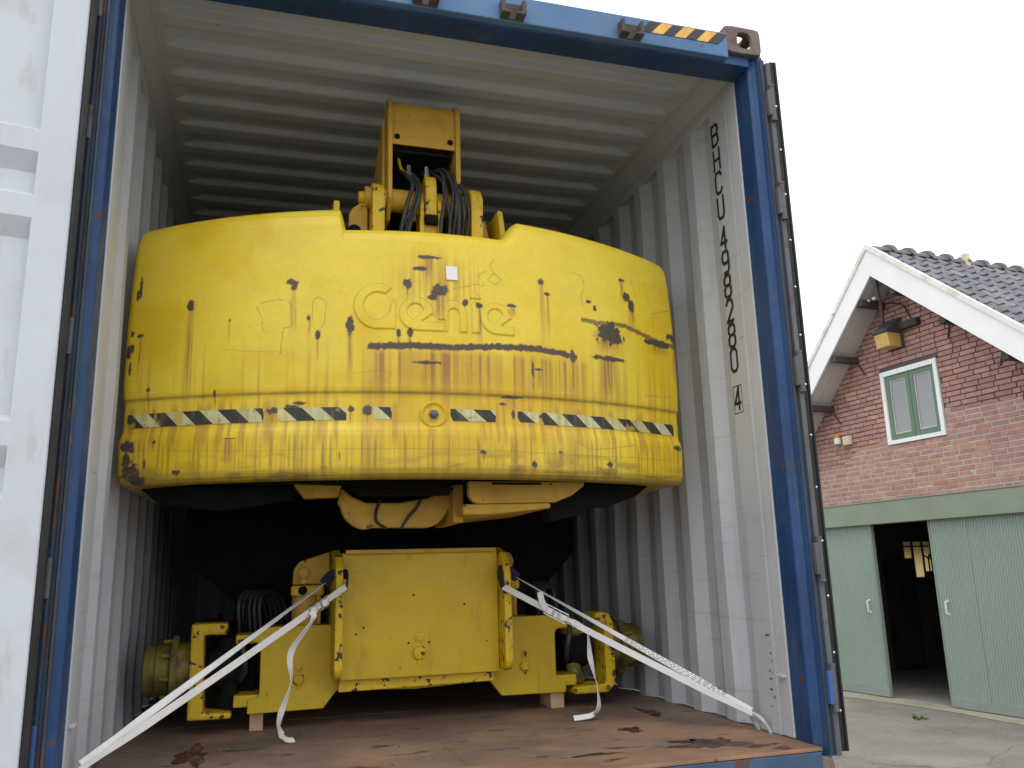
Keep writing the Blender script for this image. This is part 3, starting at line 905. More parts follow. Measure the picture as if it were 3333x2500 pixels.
def cw_path():
    """Plan outline: tail arc, rounded corners, straight sides. Returns points, normals, arc coordinate."""
    half = 1.115
    rc = .045
    te = half / TAILR
    P, N, S = [], [], []
    cxf = TAILR * math.sin(te) - rc * math.sin(te)
    cyf = -TAILR * math.cos(te) + rc * math.cos(te)
    right = []
    m = 26
    for i in range(1, m + 1):
        a = te + (math.pi / 2 - te) * i / m
        right.append(((cxf + rc * math.sin(a), cyf - rc * math.cos(a)), (math.sin(a), -math.cos(a)), half + rc * (a - te)))
    s1 = right[-1][2]
    for i in range(1, 19):
        right.append(((cxf + rc, cyf + i * .04), (1, 0), s1 + i * .04))
    arc = []
    k = 700
    for i in range(k + 1):
        s = -half + 2 * half * i / k
        a = s / TAILR
        arc.append(((TAILR * math.sin(a), -TAILR * math.cos(a)), (math.sin(a), -math.cos(a)), s))
    left = [((-p[0], p[1]), (-n[0], n[1]), -s) for (p, n, s) in right][::-1]
    allp = left + arc + right
    return (np.array([q[0] for q in allp]), np.array([q[1] for q in allp]), np.array([q[2] for q in allp]))

CWP = [(-.42, .985), (-.22, .955), (-.10, .942), (-.045, .936), (-.020, .940), (-.007, .952), (-.001, .972), (.001, 1.01), (.003, 1.06), (.003, 1.09),
       (.000, 1.108), (-.006, 1.122), (-.0085, 1.134), (-.0085, 1.225), (-.007, 1.238), (-.0035, 1.248), (-.001, 1.262), (.0015, 1.32), (.003, 1.50), (.001, 1.68),
       (-.003, 1.80), (-.007, 1.862), (-.014, 1.893), (-.028, 1.916), (-.052, 1.931), (-.09, 1.936), (-.45, 1.936)]

def cw_profile():
    q = np.array(CWP)
    d = np.r_[0, np.cumsum(np.hypot(*np.diff(q, axis=0).T))]
    t = [0, d[1] * .5, d[1], d[2] * .5 + d[1] * .5]
    a = d[2]
    b = d[-2]
    t += list(np.arange(a, b, .0031)) + [b, (b + d[-1]) / 2, d[-1]]
    t = np.array(t)
    return np.interp(t, d, q[:, 0]), np.interp(t, d, q[:, 1])

# raised maker's name on the tail, as a fine mask (letters drawn from circles and bars)
GX0, GX1, GZ0, GZ1, GST = -.34, .40, 1.44, 1.70, .0012
gx, gz = np.meshgrid(np.arange(GX0, GX1, GST), np.arange(GZ0, GZ1, GST), indexing='ij')
def disc(x, z, cx, cz, r, q=1.0): return np.hypot((x - cx), (z - cz) * q) < r
def tri(x, z, a, b, c):
    f = lambda p, q: (x - p[0]) * (q[1] - p[1]) - (z - p[1]) * (q[0] - p[0])
    d1, d2, d3 = f(a, b), f(b, c), f(c, a)
    return ((d1 >= 0) & (d2 >= 0) & (d3 >= 0)) | ((d1 <= 0) & (d2 <= 0) & (d3 <= 0))
BZ = 1.476
def letter_mask():
    x, z = gx, gz
    m = np.zeros_like(x, bool)
    # G
    c, zc, r = -.202, BZ + .088, .087
    G = disc(x, z, c, zc, r) & ~disc(x, z, c, zc + .001, .053)
    G |= (x > c) & (x < c + .064) & (z > BZ + .002) & (z < zc + .028) & ~disc(x, z, c, zc + .001, .053)
    G &= ~((x > c + .012) & (z > zc - .034 + (x - c - .012) * 1.25) & (z < zc + .047 + (x - c - .025) * .95))
    G |= (x > c + .012) & (x < c + .064) & (z > BZ + .002) & (z < zc - .034 + (x - c - .012) * 1.25) & ~disc(x, z, c - .004, zc + .001, .050)
    G &= ~((x > c + .064))
    m |= G
    # e twice
    for ec, er, wtail in ((-.062, .0635, .103), (.241, .0605, .070)):
        ez = BZ + er
        E_ = disc(x, z, ec, ez, er)
        cn_ = disc(x, z, ec - .004, ez + .008, .031) & ((z - ez) > (x - ec) * 1.0 - .012)
        E_ &= ~cn_
        E_ |= (x > ec) & (x < ec + wtail) & (z > BZ) & (z < BZ + .032)
        E_ &= ~tri(x, z, (ec + .016, BZ + .033), (ec + .075, BZ + .033), (ec + .058, BZ + .066))
        m |= E_
    # n
    nl, nr_, nt_ = .018, .126, BZ + .122
    nc = (nl + .024 + nr_) / 2
    rr = (nr_ - nl) / 2
    n_ = (disc(x, z, (nl + nr_) / 2, nt_ - rr, rr) | ((x > nl) & (x < nr_) & (z < nt_ - rr))) & (z > BZ)
    n_ &= ~((disc(x, z, nc - .008, nt_ - rr, rr - .032) | ((abs(x - nc + .008) < rr - .032) & (z < nt_ - rr))))
    n_ &= ~((x < nl + .028) & (z < BZ + .045))
    m |= n_
    # i with a small pointed dot
    m |= (x > .145) & (x < .176) & (z > BZ) & (z < BZ + .118)
    m |= tri(x, z, (.136, BZ + .134), (.184, BZ + .134), (.160, BZ + .160))
    f = m.astype(float)
    for _ in range(2):
        f = (f + np.roll(f, 1, 0) + np.roll(f, -1, 0) + np.roll(f, 1, 1) + np.roll(f, -1, 1)) / 5
    return f
LM = letter_mask()
_gx, _gz = np.gradient(LM)
LE = np.hypot(_gx, _gz)
LE = LE / LE.max()
LTOP = np.clip(-_gz, 0, None)
LTOP = LTOP / LTOP.max()
def sample(A, s, z):
    i = (s - GX0) / GST
    j = (z - GZ0) / GST
    ok = (i >= 0) & (j >= 0) & (i < A.shape[0] - 2) & (j < A.shape[1] - 2)
    i0, j0 = np.where(ok, i, 0).astype(int), np.where(ok, j, 0).astype(int)
    fi, fj = np.where(ok, i - i0, 0), np.where(ok, j - j0, 0)
    v = (A[i0, j0] * (1 - fi) + A[i0 + 1, j0] * fi) * (1 - fj) + (A[i0, j0 + 1] * (1 - fi) + A[i0 + 1, j0 + 1] * fi) * fj
    return np.where(ok, v, 0)

def wear_paint(s, z):
    """Colour of the old yellow paint at arc position s and height z: chips to bare steel, rust runs, grime."""
    n_lo = fbm(s * 4 + 30, z * 4 + 5, 4, 3)
    n_hi = fbm(s * 60 + 50, z * 60 + 9, 3, 11)
    edge = fbm(s * 95 + 70, z * 95 + 20, 4, 21)
    col = np.empty(s.shape + (3,))
    Y1, Y2 = np.array((.65, .44, .011)), np.array((.715, .53, .040))
    t = sstep(.35, .7, n_lo + (z - 1.45) * .35)[..., None]
    col[:] = Y1 * (1 - t) + Y2 * t
    col *= (.95 + .10 * n_hi)[..., None]
    # rust runs
    run = np.zeros_like(s)
    fine = .45 + .55 * sstep(.3, .7, vnoise(s * 330 + 5, z * 5 + 3, 31))
    wob = (vnoise(s * 9, z * 14, 41) - .5) * .006
    for (sc, zc, rx, rz, ln, dw) in CHIPS:
        if ln <= 0:
            continue
        t_ = (zc - z) / ln
        w_ = dw * (.75 + .6 * np.clip(t_, 0, 1.3))
        prof_ = np.exp(-((s + wob - sc) / np.maximum(w_, .002)) ** 4)
        along = sstep(-.02, .04, t_) * (1 - sstep(.35, 1.25, t_))
        run = np.maximum(run, prof_ * along * fine * .9)
    # broad runs below the long scrape and all over the right half
    ls = vnoise(s * 44 + 8, z * .9 + 2, 51)
    ls2 = vnoise(s * 120 + 8, z * 1.6 + 2, 52)
    zone = sstep(-.27, -.18, s) * (1 - sstep(.58, .66, s)) * sstep(1.42, 1.38, z) * (1 - .55 * sstep(1.36, 1.16, z))
    run = np.maximum(run, zone * (.38 * sstep(.2, .7, ls) + .42 * sstep(.45, .75, ls2) + .10))
    zone2 = sstep(.0, .5, s) * sstep(1.50, 1.3, z) * sstep(1.0, 1.1, z)
    run = np.maximum(run, zone2 * .42 * sstep(.55, .85, ls2))
    run = np.maximum(run, .45 * sstep(.62, .85, vnoise(s * 90 + 3, z * 1.1 + 7, 53)) * sstep(1.5, 1.25, z))
    run = np.maximum(run, .6 * sstep(.45, .75, vnoise(s * 75 + 3, z * 2 + 7, 54)) * sstep(1.25, 1.19, z) * sstep(1.02, 1.1, z))
    halo = np.exp(-(((s - .02) / .14) ** 2 + ((z - 1.66) / .1) ** 2))
    run = np.maximum(run, halo * .6 * sstep(.3, .65, ls2))
    rc = np.array((.33, .145, .038))
    k = (np.clip(run * 1.15, 0, 1) * .85)[..., None]
    col = col * (1 - k) + rc * k
    # darker core of strong runs
    k = (sstep(.55, 1.0, run) * .35)[..., None]
    col = col * (1 - k) + np.array((.16, .075, .04)) * k
    # grime in the fold, on the lower roll and around the raised letters
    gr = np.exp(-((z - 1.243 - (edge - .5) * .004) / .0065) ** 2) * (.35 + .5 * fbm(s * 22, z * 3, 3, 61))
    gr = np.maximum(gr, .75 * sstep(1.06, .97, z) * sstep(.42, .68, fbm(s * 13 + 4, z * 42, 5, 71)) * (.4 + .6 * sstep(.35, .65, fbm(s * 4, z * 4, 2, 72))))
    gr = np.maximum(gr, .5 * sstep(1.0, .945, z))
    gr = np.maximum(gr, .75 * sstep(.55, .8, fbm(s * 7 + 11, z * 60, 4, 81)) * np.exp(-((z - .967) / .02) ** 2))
    gr = np.maximum(gr, .30 * sample(LE, s, z) + .30 * sample(LTOP, s, z))
    gr = np.maximum(gr, .5 * sstep(.58, .82, vnoise(s * 150, z * 2.2, 82)) * sstep(1.12, 1.05, z))
    for (pts, w, stg) in LINES:
        P = np.array(pts)
        bb = (s > P[:, 0].min() - .05) & (s < P[:, 0].max() + .05) & (z > P[:, 1].min() - .05) & (z < P[:, 1].max() + .05)
        if not bb.any():
            continue
        ss, zz = s[bb], z[bb]
        d = np.full(ss.shape, 9.)
        for (a, b) in zip(P[:-1], P[1:]):
            ab = b - a
            tt = np.clip(((ss - a[0]) * ab[0] + (zz - a[1]) * ab[1]) / (ab @ ab), 0, 1)
            d = np.minimum(d, np.hypot(ss - a[0] - tt * ab[0], zz - a[1] - tt * ab[1]))
        ww = max(w, .0016)
        dd = d + (edge[bb] - .5) * (ww * 2.2 if ww > .004 else .0022)
        if ww > .004:
            ww *= 2.0
        else:
            stg *= .65
        kk = stg * sstep(ww * 1.15, ww * .7, dd)
        tmp = col[bb]
        dc = np.array((.075, .05, .035)) if w > .004 else np.array((.13, .095, .03))
        col[bb] = tmp * (1 - kk[:, None]) + dc * kk[:, None]
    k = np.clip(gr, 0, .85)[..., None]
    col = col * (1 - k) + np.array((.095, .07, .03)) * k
    # chips
    for (sc, zc, rx, rz, ln, dw) in CHIPS:
        bb = (np.abs(s - sc) < rx * 1.9 + .01) & (np.abs(z - zc) < rz * 1.9 + .01)
        if not bb.any():
            continue
        d = np.hypot((s[bb] - sc) / rx, (z[bb] - zc) / rz) + (edge[bb] - .5) * .95 + (fbm(s[bb] * 28, z[bb] * 28, 2, 91) - .5) * .7
        kk = sstep(1.12, .95, d)[:, None]
        rim = (sstep(1.35, 1.12, d) * (1 - sstep(1.12, .95, d)) * .35)[:, None]
        dark = np.array((.070, .054, .036)) * (.75 + .5 * n_hi[bb])[:, None]
        tmp = col[bb]
        tmp = tmp * (1 - rim) + np.array((.34, .20, .06)) * rim
        col[bb] = tmp * (1 - kk) + dark * kk
    # pinholes
    ph = sstep(.88, .92, vnoise(s * 160, z * 160, 95)) * sstep(.7, .78, fbm(s * 6, z * 6, 2, 96))
    k = (ph * .35)[..., None]
    return np.clip(col * (1 - k) + np.array((.12, .07, .03)) * k, 0, 1)

def counterweight():
    P, N, S = cw_path()
    off, zz = cw_profile()
    A, Bn = len(S), len(zz)
    s2 = np.repeat(S[:, None], Bn, 1)
    z2 = np.repeat(zz[None, :], A, 0)
    base = -.058 * (np.clip(S, -1.15, 1.15) / 1.1) ** 2
    w = sstep(-.352, -.326, S) * (1 - sstep(.275, .365, S))
    ztop = 1.972 + base * .8 - .084 * w
    k = np.clip((z2 - 1.70) / (1.936 - 1.70), 0, 1)
    zf = np.where(z2 > 1.70, 1.70 + (z2 - 1.70) * ((ztop[:, None] - 1.70) / (1.936 - 1.70)), z2)
    # small round recess in the middle of the band; dents and orange peel
    o2 = np.repeat(off[None, :], A, 0)
    o2 = o2 + .0042 * sample(LM, s2, zf) + .0016 * (fbm(s2 * 6, zf * 6, 3, 101) - .5)
    # the ends are drawn in slightly towards the top
    o2 = o2 - .008 * sstep(1.4, 1.95, z2) * sstep(1.0, 1.15, np.abs(s2))
    o2 = np.where(o2 < -.4, o2, o2)
    x = P[:, 0][:, None] + N[:, 0][:, None] * o2
    y = P[:, 1][:, None] + N[:, 1][:, None] * o2
    v = np.stack([x, y, zf], -1).reshape(-1, 3)
    m = np.array(TM)
    v = v @ m[:3, :3].T + m[:3, 3]
    o3 = np.array(ORIG['boom_lift'])
    v = v - o3
    idx = np.arange(A * Bn).reshape(A, Bn)
    f = np.stack([idx[:-1, :-1], idx[1:, :-1], idx[1:, 1:], idx[:-1, 1:]], -1).reshape(-1, 4)
    me = bpy.data.meshes.new('counterweight')
    me.vertices.add(len(v))
    me.vertices.foreach_set('co', v.ravel())
    me.loops.add(f.size)
    me.loops.foreach_set('vertex_index', f.ravel().astype(np.int32))
    me.polygons.add(len(f))
    me.polygons.foreach_set('loop_start', np.arange(0, f.size, 4, dtype=np.int32))
    me.polygons.foreach_set('use_smooth', np.ones(len(f), bool))
    me.update(calc_edges=True)
    me.validate()
    c = wear_paint(s2, zf)
    at = me.color_attributes.new('wear', 'FLOAT_COLOR', 'POINT')
    at.data.foreach_set('color', np.concatenate([c.reshape(-1, 3), np.ones((A * Bn, 1))], 1).astype(np.float32).ravel())
    me.materials.append(M['cwpaint'])
    o = bpy.data.objects.new('counterweight', me)
    COL.objects.link(o)
    o.parent = bl
    o['label'] = 'broad curved yellow counterweight with raised maker name and rust runs'
    return o
M['cwpaint'] = pmat('counterweight_paint', (.6, .45, .03), .42, var=.05, vscale=5, attr='wear', bump=.12, bscale=120, spec=.4)
cwt = counterweight()

def on_tail(s, z, out=0.0):
    a = s / TAILR
    r = TAILR + out
    return tuple(TM @ Vector((r * math.sin(a), -r * math.cos(a), z)))

# hazard tape: black and cream slanted bars stuck on the recessed band
M['tape_cream'] = pmat('tape_cream', (.52, .49, .26), .5, var=.15, vscale=12, layers=[((.26, .23, .09), .45, .7, 12, (4, 4, .5), .7), ((.5, .34, .02), .56, .64, 9, None, .7), ((.1, .08, .04), .62, .68, 30, None, .8)], bump=.1)
M['tape_black'] = pmat('tape_black', (.03, .03, .028), .6, var=.25, layers=[((.13, .115, .06), .5, .75, 12, (4, 4, .5), .7), ((.4, .28, .03), .60, .66, 11, None, .8)], bump=.1)
def tape(s0, s1, z0, z1, first, label=None):
    mb = MB()
    w, sl, sub = .066, .052, 4
    i = 0
    s = s0 - sl
    while s < s1:
        for k_ in range(sub):
            for h_ in range(2):
                def q(f, hh):
                    ss = s + (f / sub) * w + sl * (1 - hh)
                    ss = max(s0 + .006 * math.sin(hh * 9 + 1), min(s1 - .006 * math.sin(hh * 7), ss))
                    return on_tail(ss, z0 + (z1 - z0) * hh, -.0065)
                a, b, c, d = q(k_, h_ / 2), q(k_ + 1, h_ / 2), q(k_ + 1, h_ / 2 + .5), q(k_, h_ / 2 + .5)
                if (Vector(a) - Vector(b)).length + (Vector(c) - Vector(d)).length > .002:
                    mb.add([a, b, c, d], [(0, 1, 2, 3)], (i + first) % 2)
        s += w
        i += 1
    return mb.build('hazard_tape', ['tape_black', 'tape_cream'], cwt, recalc=False)
tape(-1.112, -.602, 1.141, 1.191, 0)
tape(-.548, -.31, 1.143, 1.190, 1)
tape(-.215, -.152, 1.145, 1.190, 1)
tape(.066, .232, 1.143, 1.187, 0)
tape(.325, .405, 1.147, 1.187, 0)
tape(.425, 1.095, 1.141, 1.187, 0)

# centre bolt in its dished washer
p0 = Vector(on_tail(0, 1.165, -.012))
ax = (Vector(on_tail(0, 1.165, 1)) - p0).normalized()
MB().lathe(p0, ax, [(.0, .052), (.006, .050), (.010, .043), (.005, .036), (.002, .026), (.002, .024), (.006, .022)], 36).build('bolt_washer', 'yellow', cwt, smooth=35)
MB().lathe(p0, ax, [(.004, .019), (.011, .018), (.013, .012), (.020, .011), (.022, .007)], 6).build('centre_bolt', 'hinge', cwt, smooth=20)
# plain white sticker
sk = MB()
for (a, b, c, d) in ((.048, .091, 1.677, 1.731),):
    sk.add([on_tail(a + .002, c, .0055), on_tail(b + .002, c, .0055), on_tail(b, d, .004), on_tail(a, d, .004)], [(0, 1, 2, 3)])
sk.build('sticker', 'plastic_white', cwt, recalc=False)

# ---- turret deck, side hoods and the dark underside
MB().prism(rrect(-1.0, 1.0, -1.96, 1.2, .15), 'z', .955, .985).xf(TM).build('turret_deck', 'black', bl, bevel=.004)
for sx in (-1, 1):
    hx0, hx1 = sorted((sx * .42, sx * 1.0))
    MB().prism([(-1.55, .985), (1.1, .985), (1.1, 1.45), (.9, 1.55), (-1.3, 1.55), (-1.55, 1.4)], 'x', hx0, hx1).xf(TM).build('side_hood', 'yellow', bl, bevel=.03)
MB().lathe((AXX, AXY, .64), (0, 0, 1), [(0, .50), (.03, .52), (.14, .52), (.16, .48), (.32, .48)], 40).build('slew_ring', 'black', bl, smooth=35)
# lower pan between the tail and the chassis: bowed yellow plate with two cables
pan = [(.80, .945), (.79, .885)] + arc2(.905, .885, .105, 190, 262, 6) + [(.93, .788), (1.13, .785)] + arc2(1.13, .885, .10, -88, -30, 5) + [(1.24, .865), (1.245, .945), (1.15, .905), (1.03, .885), (.90, .885), (.845, .91)]
MB().prism(pan, 'y', .60, .64).build('belly_pan', 'yellow_old', bl, bevel=.008)
MB().tube(smoothpath([(.955, .594, .895), (.938, .590, .85), (.94, .589, .81), (.98, .60, .784)], 5), .006, 6).build('cable', 'hose', bl, smooth=60)
MB().tube(smoothpath([(1.12, .594, .90), (1.095, .59, .86), (1.06, .589, .82), (1.04, .60, .784)], 5), .006, 6).build('cable', 'hose', bl, smooth=60)
MB().prism([(-.27, .93), (.12, .93), (.10, .90), (-.24, .90)], 'y', -2.04, -2.0).xf(TM).build('skirt_plate', 'black', bl, bevel=.003)
MB().prism([(1.232, .80), (1.275, .80), (1.275, .95), (1.232, .95)], 'y', .52, .9).build('pan_bracket', 'yellow_old', bl, bevel=.006)
# right-hand tray with a rounded corner, slot and lower lip
MB().prism([(1.268, .95), (1.268, .905)] + arc2(1.31, .905, .042, 180, 262, 5) + [(1.62, .868), (1.69, .895), (1.745, .935), (1.745, .95)], 'y', .40, .44).build('battery_tray', 'yellow_old', bl, bevel=.006)
MB().prism([(1.245, .862), (1.60, .866), (1.60, .846), (1.36, .822), (1.245, .822)], 'y', .405, .95).build('tray_lip', 'yellow_old', bl, bevel=.006)
MB().box(1.36, 1.56, .396, .405, .936, .944).build('tray_slot', 'black', bl)
MB().prism([(1.72, .955), (2.09, .95), (2.02, .90), (1.90, .862), (1.80, .86), (1.79, .83), (1.64, .80), (1.62, .86)], 'y', .52, .62).build('side_guard', 'black', bl, bevel=.006)
MB().prism([(.06, .95), (.62, .95), (.62, .90), (.36, .86), (.14, .885)], 'y', .62, .70).build('side_guard', 'black', bl, bevel=.006)
MB().prism([(.62, .955), (.80, .95), (.79, .905), (.66, .90)], 'y', .56, .62).build('pan_bracket', 'yellow_old', bl, bevel=.006)

# ---- boom end above the notch
BX0, BX1, BY = .950, 1.250, .40
for x0, x1 in ((BX0, BX0 + .018), (BX1 - .016, BX1 + .004)):
    MB().prism([(BY, 2.10), (BY, 2.50)] + arc2(BY + .07, 2.50, .07, 180, 90, 6) + [(1.7, 1.85), (1.7, 1.62), (.62, 2.02), (.46, 2.02)], 'x', x0, x1).build('boom_side_plate', 'yellow_old', bl, bevel=.004)
cvp = [(BY + .012, 2.345), (BY + .012, 2.50)] + arc2(BY + .072, 2.50, .06, 180, 90, 8) + [(1.69, 1.85), (1.69, 1.842)] + arc2(BY + .072, 2.50, .052, 90, 180, 8) + [(BY + .020, 2.345)]
cv = MB().prism(cvp, 'x', BX0 + .018, BX1 - .016).build('boom_end_cover', 'yellow_old', bl, bevel=.002)
for x in (.988, 1.212):
    MB().lathe((x, BY + .013, 2.378), (0, -1, 0), [(0, .012), (.006, .012), (.008, .006)], 12).build('cover_screw', 'black', cv, smooth=35)
MB().box(BX0 + .018, BX1 - .016, .62, .64, 2.06, 2.42).build('boom_bulkhead', 'black', bl)
MB().prism([(.44, 2.335), (.62, 2.32), (.62, 2.31), (.44, 2.325)], 'x', BX0 + .03, BX1 - .03).build('boom_inner_plate', 'black', bl)
# side receding along the boom (outer reinforcing plate)
MB().prism([(.47, 2.06), (.47, 2.49), (1.5, 1.93), (1.5, 1.74), (.62, 2.04)], 'x', BX0 - .014, BX0 - .001).build('boom_doubler', 'yellow_old', bl, bevel=.004)
# pivot: cross tube, lugs, pins
MB().cyl((.862, .46, 2.112), (1.335, .46, 2.112), .047, n=28).build('pivot_tube', 'yellow_old', bl, smooth=40)
MB().lathe((.838, .46, 2.112), (1, 0, 0), [(0, .022), (.006, .026), (.05, .026)], 20).build('pivot_pin', 'yellow', bl, smooth=35)
for (x0, x1, z1) in ((.884, .932, 2.165), (1.288, 1.336, 2.18)):
    lug = [(.36, 1.80), (.36, z1 - .07)] + arc2(.46, z1 - .07, .10, 180, 30, 8, .07) + [(.75, 1.80)]
    MB().prism(lug, 'x', x0, x1).build('pivot_lug', 'yellow_chip', bl, bevel=.008)
MB().prism([(.80, 1.80), (.80, 2.03), (.815, 2.06), (.845, 2.085), (.875, 2.09), (.88, 1.80)], 'y', .45, .47).build('lug_gusset', 'yellow_old', bl, bevel=.006)
MB().lathe((.822, .445, 1.955), (0, -1, 0), [(0, .024), (.012, .026), (.022, .018), (.026, .006)], 18).build('grease_cap', 'black', bl, smooth=40)
MB().box(.732, .756, .36, .60, 1.80, 2.045).build('guide_tab', 'yellow', bl, bevel=.006)
MB().prism([(1.345, 1.80), (1.345, 2.03), (1.365, 2.055), (1.42, 1.80)], 'y', .44, .46).build('lug_gusset', 'yellow_old', bl, bevel=.004)
MB().prism([(1.398, 2.07), (1.42, 2.066), (1.455, 1.80), (1.42, 1.80)], 'y', .36, .56).build('guide_tab', 'yellow', bl, bevel=.006)
# lift cylinder eye and fork
MB().prism(arc2(.44, 2.168, .052, 0, 180, 12) + [(.388, 2.03), (.492, 2.03)], 'x', 1.102, 1.150).build('cylinder_eye', 'yellow_chip', bl, bevel=.008)
for x0, x1 in ((1.080, 1.098), (1.154, 1.172)):
    MB().prism(arc2(.44, 2.075, .045, 0, 180, 10) + [(.395, 1.95), (.485, 1.95)], 'x', x0, x1).build('fork_plate', 'yellow_chip', bl, bevel=.004)
MB().cyl((1.058, .44, 2.07), (1.19, .44, 2.07), .022, n=18).build('fork_pin', 'yellow', bl, smooth=35)
MB().lathe((1.066, .43, 2.03), (-1, 0, 0), [(0, .016), (.018, .016)], 12).build('fork_pin', 'yellow', bl, smooth=35)
MB().prism([(1.085, 1.80), (1.098, 2.0), (1.155, 2.0), (1.148, 1.80)], 'y', .40, .50).build('lift_cylinder', 'yellow_old', bl, bevel=.006)
MB().box(1.10, 1.152, .375, .40, 1.99, 2.03).build('rod_collar', 'black', bl, bevel=.004)
# hoses: a thin bundle left of the eye, a fat bundle falling to the right
rnd = random.Random(3)
for i in range(4):
    dx = i * .012
    pts = [(1.005 + dx * 1.6, .62, 2.34), (1.02 + dx, .45, 2.24), (1.045 + dx, .39, 2.16), (1.035 + dx * .9, .37, 2.07), (1.01 + dx * .7, .40, 1.97), (.985 + dx * .8, .44, 1.84)]
    MB().tube(smoothpath([(a + rnd.uniform(-.010, .010), b + rnd.uniform(-.008, .01), c) for a, b, c in pts], 5), rnd.uniform(.006, .009), 8).build('hydraulic_hose', 'hose', bl, smooth=60)
for i in range(8):
    dx = i * .0135
    lag = (i % 3) * .018
    pts = [(1.10 + dx * .75, .62, 2.32), (1.155 + dx * .7, .44 - lag * .3, 2.235 + lag * .3), (1.178 + dx, .385 - lag * .2, 2.15), (1.178 + dx * 1.05, .37, 2.04), (1.17 + dx * 1.08, .40, 1.93), (1.165 + dx, .46, 1.80)]
    MB().tube(smoothpath([(a + rnd.uniform(-.013, .013), b + rnd.uniform(-.012, .02), c + rnd.uniform(-.015, .015)) for a, b, c in pts], 5), rnd.uniform(.0065, .0098), 8).build('hydraulic_hose', 'hose', bl, smooth=60)
for x, r_ in ((1.04, .013), (1.115, .012)):
    MB().lathe((x, .43, 2.20), (0, .1, 1), [(0, r_), (.03, r_), (.032, r_ * .75), (.065, r_ * .75)], 6).build('hose_fitting', 'chrome', bl, smooth=20)
MB().tube(smoothpath([(1.005, .50, 2.34), (1.012, .47, 2.27), (1.03, .44, 2.225)], 4), .007, 7).build('hard_pipe', 'yellow', bl, smooth=60)

# ---- chassis front: box with projecting cheeks
CX = 1.165
MB().box(.838, 1.512, .895, .925, .19, .70).build('chassis_plate', 'yellow', bl, bevel=.004)
MB().box(.850, 1.500, .868, .896, .694, .712).build('plate_lip', 'yellow_old', bl, bevel=.004)
chk = [(.80, .245)] + arc2(.845, .245, .045, 180, 270, 6) + [(1.25, .20), (1.25, .715), (.96, .715), (.865, .69), (.815, .64), (.80, .60)]
for x0, x1 in ((.806, .836), (1.514, 1.546)):
    MB().prism(chk, 'x', x0, x1).build('cheek_plate', 'yellow_chip', bl, bevel=.006)
bm_ = []
half = [(0, .128), (.33, .142), (.385, .075), (.685, .072), (.685, .125), (.648, .135), (.640, .150), (.640, .330), (.648, .345), (.665, .352), (.70, .352), (.70, .372), (.63, .408), (0, .408)]
poly = [(CX + a, b) for a, b in half] + [(CX - a, b) for a, b in half[::-1]][1:-1]
MB().prism(poly, 'y', 1.0, 1.03).build('axle_plate', 'yellow', bl, bevel=.004)
MB().box(CX - .60, CX + .60, 1.03, 1.36, .16, .40).build('axle_beam', 'yellow', bl, bevel=.006)
MB().prism([(CX - .33, .142), (CX + .33, .15), (CX + .33, .19), (CX - .33, .19)], 'y', .925, 1.0).build('beam_flange', 'yellow_chip', bl, bevel=.004)
for x0 in (CX - .74, CX + .62):
    MB().box(x0, x0 + .12, 1.01, 1.20, .098, .145).build('fork_arm', 'yellow', bl, bevel=.006)
    MB().box(x0, x0 + .12, 1.02, 1.20, .345, .38).build('fork_arm', 'yellow', bl, bevel=.006)
# pins with keeper plates
def keeper(x, y, z, s, tilt=0):
    k_ = MB()
    k_.lathe((x, y, z), (0, -1, 0), [(0, .031 * s), (.004, .031 * s), (.006, .027 * s), (.014, .025 * s), (.017, .019 * s)], 24)
    k_.lathe((x + .003 * tilt, y, z + .062 * s), (0, -1, 0), [(0, .021 * s), (.006, .020 * s), (.007, .013 * s), (.013, .012 * s)], 16)
    k_.box(x - .012 * s, x + .012 * s, y - .004, y, z - .02, z + .06 * s)
    k_.lathe((x, y, z - .036 * s), (0, -1, 0), [(0, .008), (.008, .007)], 10)
    return k_.build('pin_keeper', 'yellow_chip', bl, smooth=30)
keeper(1.163, .895, .284, 1.0)
keeper(.679, 1.0, .195, .8)
keeper(1.655, 1.0, .195, .8)
for x, z in ((1.118, .325), (1.205, .325), (.90, .37), (.93, .395), (1.36, .475), (1.14, .19 + .33)):
    MB().lathe((x, .895, z), (0, -1, 0), [(0, .0045), (.003, .004)], 8).build('screw', 'black', bl)
